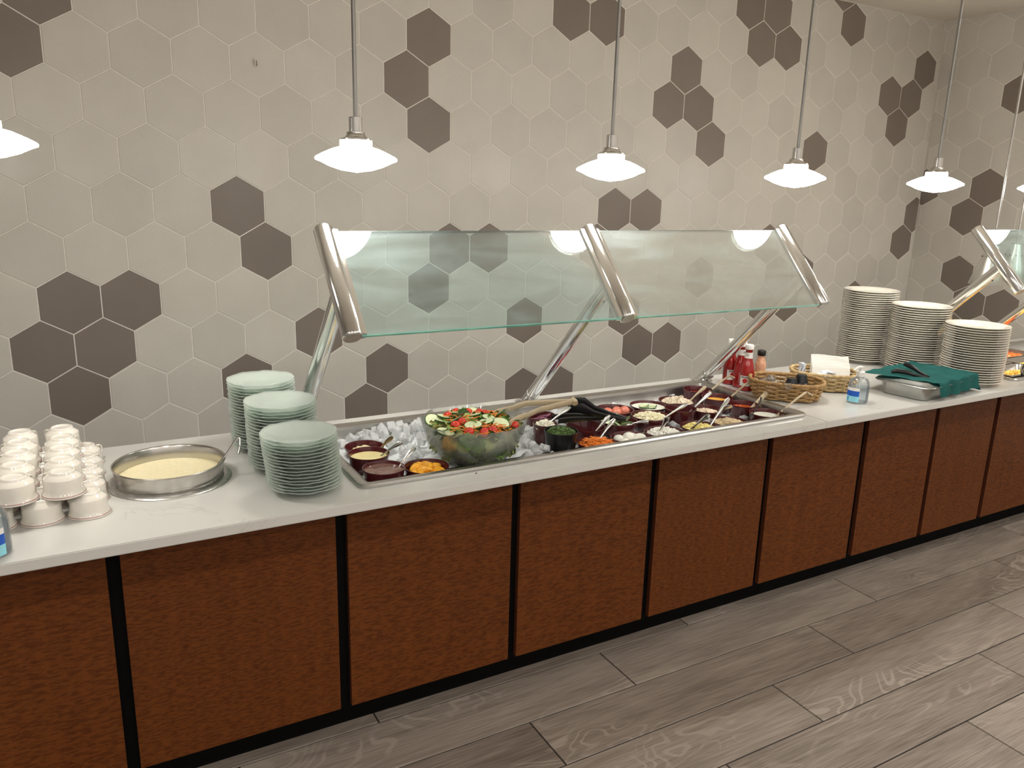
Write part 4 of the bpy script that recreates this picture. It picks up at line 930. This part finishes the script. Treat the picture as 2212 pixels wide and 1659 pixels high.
# ------------------------------------------------------------------ condiment bottles
M_KET = mat('ketchup_red', (.30, .008, .008), .10, coat=.6, var=.1); M_LABEL = mat('white_label', (.72, .70, .66), .4, var=.03); M_LABRED = mat('label_red', (.50, .03, .03), .4, var=.05)
def band(bm, r, z0, z1, a0, a1, n=16, mi=0):
    v = [[bm.verts.new((r*math.cos(a0+(a1-a0)*k/n), r*math.sin(a0+(a1-a0)*k/n), z)) for k in range(n+1)] for z in (z0, z1)]
    for k in range(n): bm.faces.new((v[0][k], v[0][k+1], v[1][k+1], v[1][k])).material_index = mi
def ketchup(loc, rz, label):
    t = thing('ketchup_bottle', label, 'bottle', loc, rz)
    def oct8(a, r, z):
        k = 1 if .015 < z < .095 else .3
        return r*(1-.03*k*(1-abs(math.cos(4*a)))), z
    bm = bmesh.new(); lathe(bm, [(0, .001), (.025, .001), (.0285, .004), (.0290, .012), (.0290, .072), (.0275, .088), (.0215, .112), (.0165, .128), (.0145, .140), (.0138, .166), (.0148, .168), (.0148, .172), (0, .172)], 40, wob=oct8); b = finish('bottle_body', bm, M_KET, t, smooth=40)
    bm = bmesh.new(); lathe(bm, [(.0158, .169), (.0168, .170), (.0168, .186), (.0155, .188), (0, .1885)], 28, wob=lambda a, r, z: (r*(1+.015*math.cos(28*a)), z)); finish('cap', bm, M_PUMP, t, smooth=40)
    bm = bmesh.new(); lathe(bm, [(.0168, .134), (.0153, .140), (.0150, .156), (.0148, .157)], 28); nl = finish('neck_label', bm, M_LABEL, t, smooth=40)
    bm = bmesh.new()
    for rr in (.0042, .0025):
        tube(bm, [(.0156, rr*math.cos(q*.524), .147+rr*math.sin(q*.524)) for q in range(12)], .0004, 5, closed=True)
    finish('neck_emblem', bm, mat('emblem_grey', (.25, .24, .23), .5, var=.05), nl)
    bm = bmesh.new(); band(bm, .0293, .022, .064, -.75, .75); fl = finish('front_label', bm, M_LABEL, t, smooth=40)
    bm = bmesh.new()
    ellipsoid(bm, (.0292, .001, .044), (.0016, .0105, .0105), 12, 8); finish('tomato_picture', bm, M_LABRED, fl)
    for s in range(5):
        bm = bmesh.new(); yy = -.012+.006*s; box(bm, .0272, .0296, yy-.0018, yy+.0018, .056, .061); finish('label_letter', bm, M_BLACK_P, fl, smooth=0)
    return t
ketchup((2.372, -.938, CZ), -2.0, 'glass ketchup bottle farthest back, behind the third steel post')
ketchup((2.372, -.996, CZ), -1.75, 'glass ketchup bottle standing between two other ketchup bottles')
ketchup((2.352, -1.052, CZ), -2.6, 'glass ketchup bottle with white cap touching the wicker basket')
t = thing('dressing_bottle', 'slim bottle of speckled pink dressing with black cap', 'bottle', (2.482, -.998, CZ))
bm = bmesh.new(); lathe(bm, [(0, .001), (.022, .001), (.026, .005), (.026, .050), (.021, .066), (.0235, .080), (.0195, .096), (.0150, .112), (.0142, .124), (0, .124)], 32); finish('bottle_body', bm, mat('speckled_dressing', (.62, .33, .20), .2, var=.35, scale=160, coat=.4), t, smooth=50)
bm = bmesh.new(); lathe(bm, [(.0165, .123), (.0172, .124), (.0172, .143), (.016, .1445), (0, .1445)], 28); finish('cap', bm, M_BLACK_P, t, smooth=40)

# ------------------------------------------------------------------ woven baskets
def basket(loc, rz, ax, ay, h, col, label, flare=1.16, ns=22, rows=8):
    t = thing('wicker_basket', label, 'basket', loc, rz)
    m = mat('wicker_%.2f' % col[0], col, .55, var=.35, scale=70, bump=.4, bscale=150)
    def pt(a, f, d=0.):
        s = 1+(flare-1)*f; e = 2.6
        c_, s_ = math.cos(a), math.sin(a); k = (abs(c_)**e+abs(s_)**e)**(-1/e)
        return Vector(((ax*s+d)*c_*k, (ay*s+d)*s_*k, .004+h*f))
    bm = bmesh.new()
    for k in range(ns): tube(bm, [pt(2*PI*k/ns, f) for f in (0, .33, .66, 1.)], .0021, 6)
    finish('stakes', bm, m, t, smooth=60)
    for r in range(rows):
        f = (r+.5)/rows; bm = bmesh.new(); N = ns*4
        tube(bm, [pt(2*PI*k/N, f, .0050*(1 if r % 2 else -1)*math.cos(PI*k/4)+.0005) for k in range(N)], h/rows*.47, 6, closed=True); finish('weaver_strand', bm, m, t, smooth=60)
    for ph in (0, PI/2, PI, 1.5*PI):
        bm = bmesh.new(); N = 160
        tube(bm, [pt(2*PI*k/N, 1., .0048*math.cos(2*PI*k/N*30+ph)+.001)+Vector((0, 0, .004+.0048*math.sin(2*PI*k/N*30+ph))) for k in range(N)], .0030, 6, closed=True); finish('rim_braid', bm, m, t, smooth=60)
    bm = bmesh.new(); N = 40; bm.faces.new([bm.verts.new(pt(2*PI*k/N, 0)+Vector((0, 0, .001))) for k in range(N)]); finish('base_weave', bm, m, t, smooth=0)
    return t
basket((2.418, -1.196, CZ), math.radians(-46), .118, .088, .062, (.36, .215, .085), 'brown woven wicker basket holding upturned portion cups')
basket((2.690, -1.150, CZ), math.radians(-44), .112, .084, .062, (.50, .36, .175), 'lighter straw wicker basket holding napkins and sugar packets')
def portion_cup(loc, m, label, r=.026, h=.034, group=None, rot=(0, 0, 0)):
    bm = bmesh.new(); lathe(bm, [(r+.002, 0), (r+.002, .002), (r, .003), (r*.74, h-.003), (r*.70, h), (r*.2, h+.001), (0, h+.001)], 28)
    tag(finish('portion_cup', bm, m, loc=loc, rot=rot, smooth=40), label, 'cup', group)
portion_cup((2.400, -1.238, CZ+.052), M_BLACK_P, 'black plastic portion cup upside down in the brown basket, nearer the salad well')
portion_cup((2.452, -1.238, CZ+.062), M_BLACK_P, 'black plastic portion cup upside down in the brown basket, higher of the two')
for k, (dx, dy, z) in enumerate(((-.070, .050, .044), (-.060, .022, .050), (-.045, .045, .056), (-.080, .022, .040))):
    portion_cup((2.418+dx, -1.200+dy, CZ+z), M_CLEARCUP, 'clear plastic portion cup upside down in the brown basket', .019, .026, 'clear portion cups in the basket', (0, .3*(k-1.5), 0))
portion_cup((2.335, -1.262, CZ+.062), M_CLEARCUP, 'clear plastic cup lying on the brown basket rim', .016, .026, None, (0, 1.3, -.6))
bm = bmesh.new(); lathe(bm, [(0, .010), (.078, .010), (.080, .030), (0, .040)], 24)
o = tag(finish('portion_cup_pile', bm, M_BLACK_P, loc=(2.415, -1.200, CZ), smooth=40), 'dark layer of small cups low in the brown basket', 'cups', kind='stuff'); o.scale = (1, .85, 1.2)
# napkins: folded sheets leaning as a block
M_NAP = mat('paper_napkin', (.80, .78, .72), .85, var=.03)
nd_ = Vector((.72, -.69, 0)); nv_ = Vector((.69, .72, 0))
for k in range(9):
    bm = bmesh.new(); n = 6
    L, Hh = .148, .050+.0042*k; base_ = nv_*(.010*k-.01)
    for th in (0, .0052):
        for i in range(n+1):
            for j in (0, 1, 2):
                u = (i/n-.5)*L; p = base_+nd_*u+nv_*(th+.018*(j/2.)+.004*math.sin(u*30+k))+Vector((0, 0, Hh*j/2.+.002*math.sin(u*45+k*2)))
                bm.verts.new(p)
    bm.verts.ensure_lookup_table(); W3 = 3*(n+1)
    for s in (0, 1):
        for i in range(n):
            for j in range(2):
                q = [s*W3+i*3+j, s*W3+(i+1)*3+j, s*W3+(i+1)*3+j+1, s*W3+i*3+j+1]; bm.faces.new([bm.verts[x] for x in q])
    for i in range(n): bm.faces.new([bm.verts[x] for x in (i*3+2, (i+1)*3+2, W3+(i+1)*3+2, W3+i*3+2)])
    for i in (0, n):
        for j in range(2): bm.faces.new([bm.verts[x] for x in (i*3+j, i*3+j+1, W3+i*3+j+1, W3+i*3+j)])
    tag(finish('paper_napkin', bm, M_NAP, loc=(2.708, -1.168, CZ+.036), smooth=50), 'folded white paper napkin standing in the straw basket', 'napkin', 'napkins in the straw basket')
M_PKT = mat('sugar_packet_paper', (.66, .70, .76), .6, var=.12, scale=120); rg = random.Random(9)
for k in range(14):
    bm = bmesh.new(); box(bm, -.020, .020, -.012, .012, -.0016, .0016, .0012)
    up_ = k < 5
    px, py = (2.606+rg.uniform(-.012, .012), -1.108+rg.uniform(-.012, .012)) if up_ else (2.650+rg.uniform(-.035, .03), -1.195+rg.uniform(-.03, .03))
    o = finish('sugar_packet', bm, M_PKT, loc=(px, py, CZ+(.084 if up_ else .052+.002*k)), rot=(rg.uniform(-.2, .2), (1.25 if up_ else .2)+rg.uniform(-.25, .25), rg.uniform(0, 3.1)), smooth=0)
    tag(o, 'pale sugar packet '+('standing upright' if up_ else 'lying loose')+' in the straw basket', 'sugar packet', 'upright sugar packets' if up_ else 'loose sugar packets')

# ------------------------------------------------------------------ covered pan with green cloth
PC = Vector((3.040, -1.366, CZ)); PA = math.radians(8); PLX, PLY, PH = .196, .108, .062
t = thing('hotel_pan', 'rectangular stainless pan with lid under a green cloth', 'pan', PC, PA)
def rr_loop(hx, hy, r, n=5):
    o = []
    for cx, cy, a0 in ((hx-r, hy-r, 0), (-hx+r, hy-r, PI/2), (-hx+r, -hy+r, PI), (hx-r, -hy+r, 1.5*PI)):
        for k in range(n+1): a = a0+PI/2*k/n; o.append((cx+r*math.cos(a), cy+r*math.sin(a)))
    return o
def loft(bm, specs, cap_top=False, cap_bot=False):
    R_ = [[bm.verts.new((x, y, z)) for x, y in rr_loop(PLX+d, PLY+d, r)] for d, z, r in specs]; n = len(R_[0])
    for A, B in zip(R_, R_[1:]):
        for k in range(n): bm.faces.new((A[k], A[(k+1) % n], B[(k+1) % n], B[k]))
    if cap_bot: bm.faces.new(R_[0][::-1])
    if cap_top: bm.faces.new(R_[-1])
M_PANSTEEL = mat('dull_pan_steel', (.42, .43, .41), .30, metal=1., var=.1)
bm = bmesh.new(); loft(bm, [(-.022, 0, .03), (-.016, .003, .034), (-.008, .050, .038), (-.003, .053, .04), (.010, .054, .045), (.012, .057, .046), (.009, .059, .045), (-.004, .0585, .04)], True, True); finish('pan_body', bm, M_PANSTEEL, t, smooth=40)
bm = bmesh.new(); loft(bm, [(.006, .0595, .045), (.007, .062, .045), (-.010, .064, .04), (-.022, .070, .035), (-.03, .0705, .03)], True); finish('lid', bm, M_PANSTEEL, t, smooth=40)
M_CLOTH = mat('green_cloth', (.020, .165, .150), .85, var=.12, scale=14, bump=.25, bscale=700)
bm = bmesh.new(); nu, nv = 64, 44; V = {}
for i in range(nu+1):
    for j in range(nv+1):
        u = i/nu; v = j/nv
        # sheet laid over the pan in pan coordinates; the front-left corner is folded back
        x = -.150+.425*u+(.030*(1-v))*(1-u)-.06*(v)*(1-u); y = -.176+.336*v
        if x > PLX+.008: over_x = x-(PLX+.008)
        else: over_x = 0
        over_y = max(0, -(PLY+.009)-y)
        z = .0735+.016*math.exp(-((x+.06)/.07)**2-((y-.08)/.05)**2)+.012*math.exp(-((x-.10)/.10)**2-((y-.02)/.06)**2)
        z += .003*math.sin(x*48+y*30)*math.cos(y*55-x*12)+.002*noise.noise(Vector((x*30, y*30, 1)))
        xx, yy = x, y
        if over_x: xx = PLX+.008+.25*over_x*.3; z -= over_x*.96
        if over_y:
            yy = -(PLY+.009)-.18*over_y-.004*math.sin(x*70+1)*min(1, over_y*25); z -= over_y*.95
        if over_x and over_y: z += min(over_x, over_y)*.55; yy -= .2*min(over_x, over_y)
        z = max(z, .006)
        V[i, j] = bm.verts.new((xx, yy, z))
for i in range(nu):
    for j in range(nv): bm.faces.new((V[i, j], V[i+1, j], V[i+1, j+1], V[i, j+1]))
bmesh.ops.solidify(bm, geom=bm.faces[:], thickness=-.0016)
tag(finish('green_cloth', bm, M_CLOTH, loc=PC, rot=(0, 0, PA), smooth=60), 'dark green cloth napkin draped over the covered steel pan', 'cloth')
t = thing('serving_tongs', 'black tipped tongs poking out from the green cloth', 'tongs', (0, 0, 0))
for pts, w in (([(2.884, -1.318, .8865), (2.900, -1.330, .891), (2.918, -1.352, .889), (2.938, -1.385, .882), (2.975, -1.418, .872)], [.012, .020, .019, .013, .012]), ([(2.985, -1.300, .904), (2.984, -1.318, .905), (2.982, -1.345, .899), (2.980, -1.378, .887), (2.985, -1.415, .874)], [.012, .020, .019, .013, .012])):
    bm = bmesh.new(); ribbon(bm, pts, w, .008, (.2, .1, 1)); finish('tong_arm', bm, M_BLACK_P, t, smooth=60)

# ------------------------------------------------------------------ hot food pans
def hot_pan(x0, x1, y0, y1, label):
    t = thing('steam_pan', label, 'pan', ((x0+x1)/2, (y0+y1)/2, CZ+.010)); hx, hy = (x1-x0)/2, (y1-y0)/2
    bm = bmesh.new(); spec = [(0, 0, .02), (.0, .004, .02), (-.008, .004, .018), (-.012, -.004, .018), (-.026, -.055, .02), (-.034, -.058, .02)]
    R_ = [[bm.verts.new((x, y, z)) for x, y in rr_loop2(hx+d, hy+d, r)] for d, z, r in spec]; n = len(R_[0])
    for A, B in zip(R_, R_[1:]):
        for k in range(n): bm.faces.new((A[k], A[(k+1) % n], B[(k+1) % n], B[k]))
    bm.faces.new(R_[-1]); finish('pan_body', bm, M_SATIN, t, smooth=40)
def rr_loop2(hx, hy, r, n=4):
    o = []
    for cx, cy, a0 in ((hx-r, hy-r, 0), (-hx+r, hy-r, PI/2), (-hx+r, -hy+r, PI), (hx-r, -hy+r, 1.5*PI)):
        for k in range(n+1): a = a0+PI/2*k/n; o.append((cx+r*math.cos(a), cy+r*math.sin(a)))
    return o
F_YEL = mat('golden_rice', (.80, .52, .10), .5, var=.2, scale=60); F_PALE = mat('pale_vegetables', (.72, .64, .30), .5, var=.25, scale=50); F_ORN = mat('glazed_chicken', (.62, .15, .03), .25, coat=.4, var=.3, scale=50)
def hot_food(x0, x1, y0, y1, m, n, size, label, cat, name, seed):
    bm = bmesh.new(); rg = random.Random(seed)
    hx, hy = (x1-x0)/2-.026, (y1-y0)/2-.026; nu, nv = 14, 10; V = {}
    for i in range(nu+1):
        for j in range(nv+1):
            u, v = i/nu*2-1, j/nv*2-1; V[i, j] = bm.verts.new((u*hx, v*hy, .010*(1-u*u)*(1-v*v)+.006*noise.noise(Vector((u*5, v*5, seed)))))
    for i in range(nu):
        for j in range(nv): bm.faces.new((V[i, j], V[i+1, j], V[i+1, j+1], V[i, j+1]))
    for i in range(n):
        u, v = rg.uniform(-.97, .97), rg.uniform(-.97, .97)
        if size[0] > .025: ellipsoid(bm, (u*hx, v*hy, .012*(1-u*u)+rg.uniform(0, .014)), [s*rg.uniform(.35, .6) for s in size], 8, 6, jit=.3, seed=i, rot=Matrix.Rotation(rg.uniform(0, 3), 3, 'Z'))
        else: chunk(bm, (u*hx, v*hy, .012*(1-u*u)*(1-v*v)+rg.uniform(0, .005)), [s*rg.uniform(.7, 1.3) for s in size], rg)
    tag(finish(name, bm, m, loc=((x0+x1)/2, (y0+y1)/2, CZ-.018), smooth=30), label, cat, kind='stuff')
HP = [(3.632, 3.950, -1.392, -1.236), (3.632, 3.950, -1.226, -1.070), (3.632, 3.950, -1.060, -.910), (3.962, 4.330, -1.392, -1.150), (3.962, 4.330, -1.140, -.910)]
hot_pan(*HP[0], 'stainless pan of golden rice nearest the counter edge'); hot_food(*HP[0], F_YEL, 420, (.011, .009, .008), 'golden yellow rice heaped in the front steam pan', 'rice', 'golden_rice', 1)
hot_pan(*HP[1], 'stainless pan of pale vegetables in the hot well'); hot_food(*HP[1], F_PALE, 170, (.018, .015, .011), 'pale yellow vegetables in a steam pan', 'vegetables', 'pale_vegetables', 2)
hot_pan(*HP[2], 'stainless pan at the back left of the hot well'); hot_food(*HP[2], F_PALE, 60, (.016, .014, .010), 'thin layer of pale vegetables in the back steam pan', 'vegetables', 'pale_vegetables', 3)
hot_pan(*HP[4], 'stainless pan of glazed orange chicken'); hot_food(*HP[4], F_ORN, 60, (.050, .035, .030), 'glazed orange chicken pieces in the back steam pan', 'chicken', 'glazed_chicken', 4)
hot_pan(*HP[3], 'stainless steam pan of golden rice under the second heat lamp'); hot_food(*HP[3], F_YEL, 260, (.011, .009, .008), 'golden rice beside the black tongs in the hot well', 'rice', 'golden_rice', 5)
t = thing('serving_tongs', 'black tongs resting on the edge of the front rice pan', 'tongs', (3.700, -1.392, CZ+.018), 0)
for dy in (0, .016):
    bm = bmesh.new(); ribbon(bm, [(-.005, dy*.2-.010, .0), (.020, dy*.6, .012), (.055, dy+.005, .028), (.10, dy+.02, .038), (.17, dy*.8+.05, .046)], [.012, .020, .018, .014, .014], .007, (0, 0, 1)); finish('tong_arm', bm, M_BLACK_P, t, smooth=60)
# crumbs dropped on the worktop edge
bm = bmesh.new(); chunk(bm, (0, 0, 0), (.005, .004, .003), random.Random(1)); tag(finish('food_crumb', bm, F_PUD, loc=(.936, -1.448, CZ+.0012), smooth=0), 'tiny dark crumb on the worktop in front of the salad bowl', 'crumb')
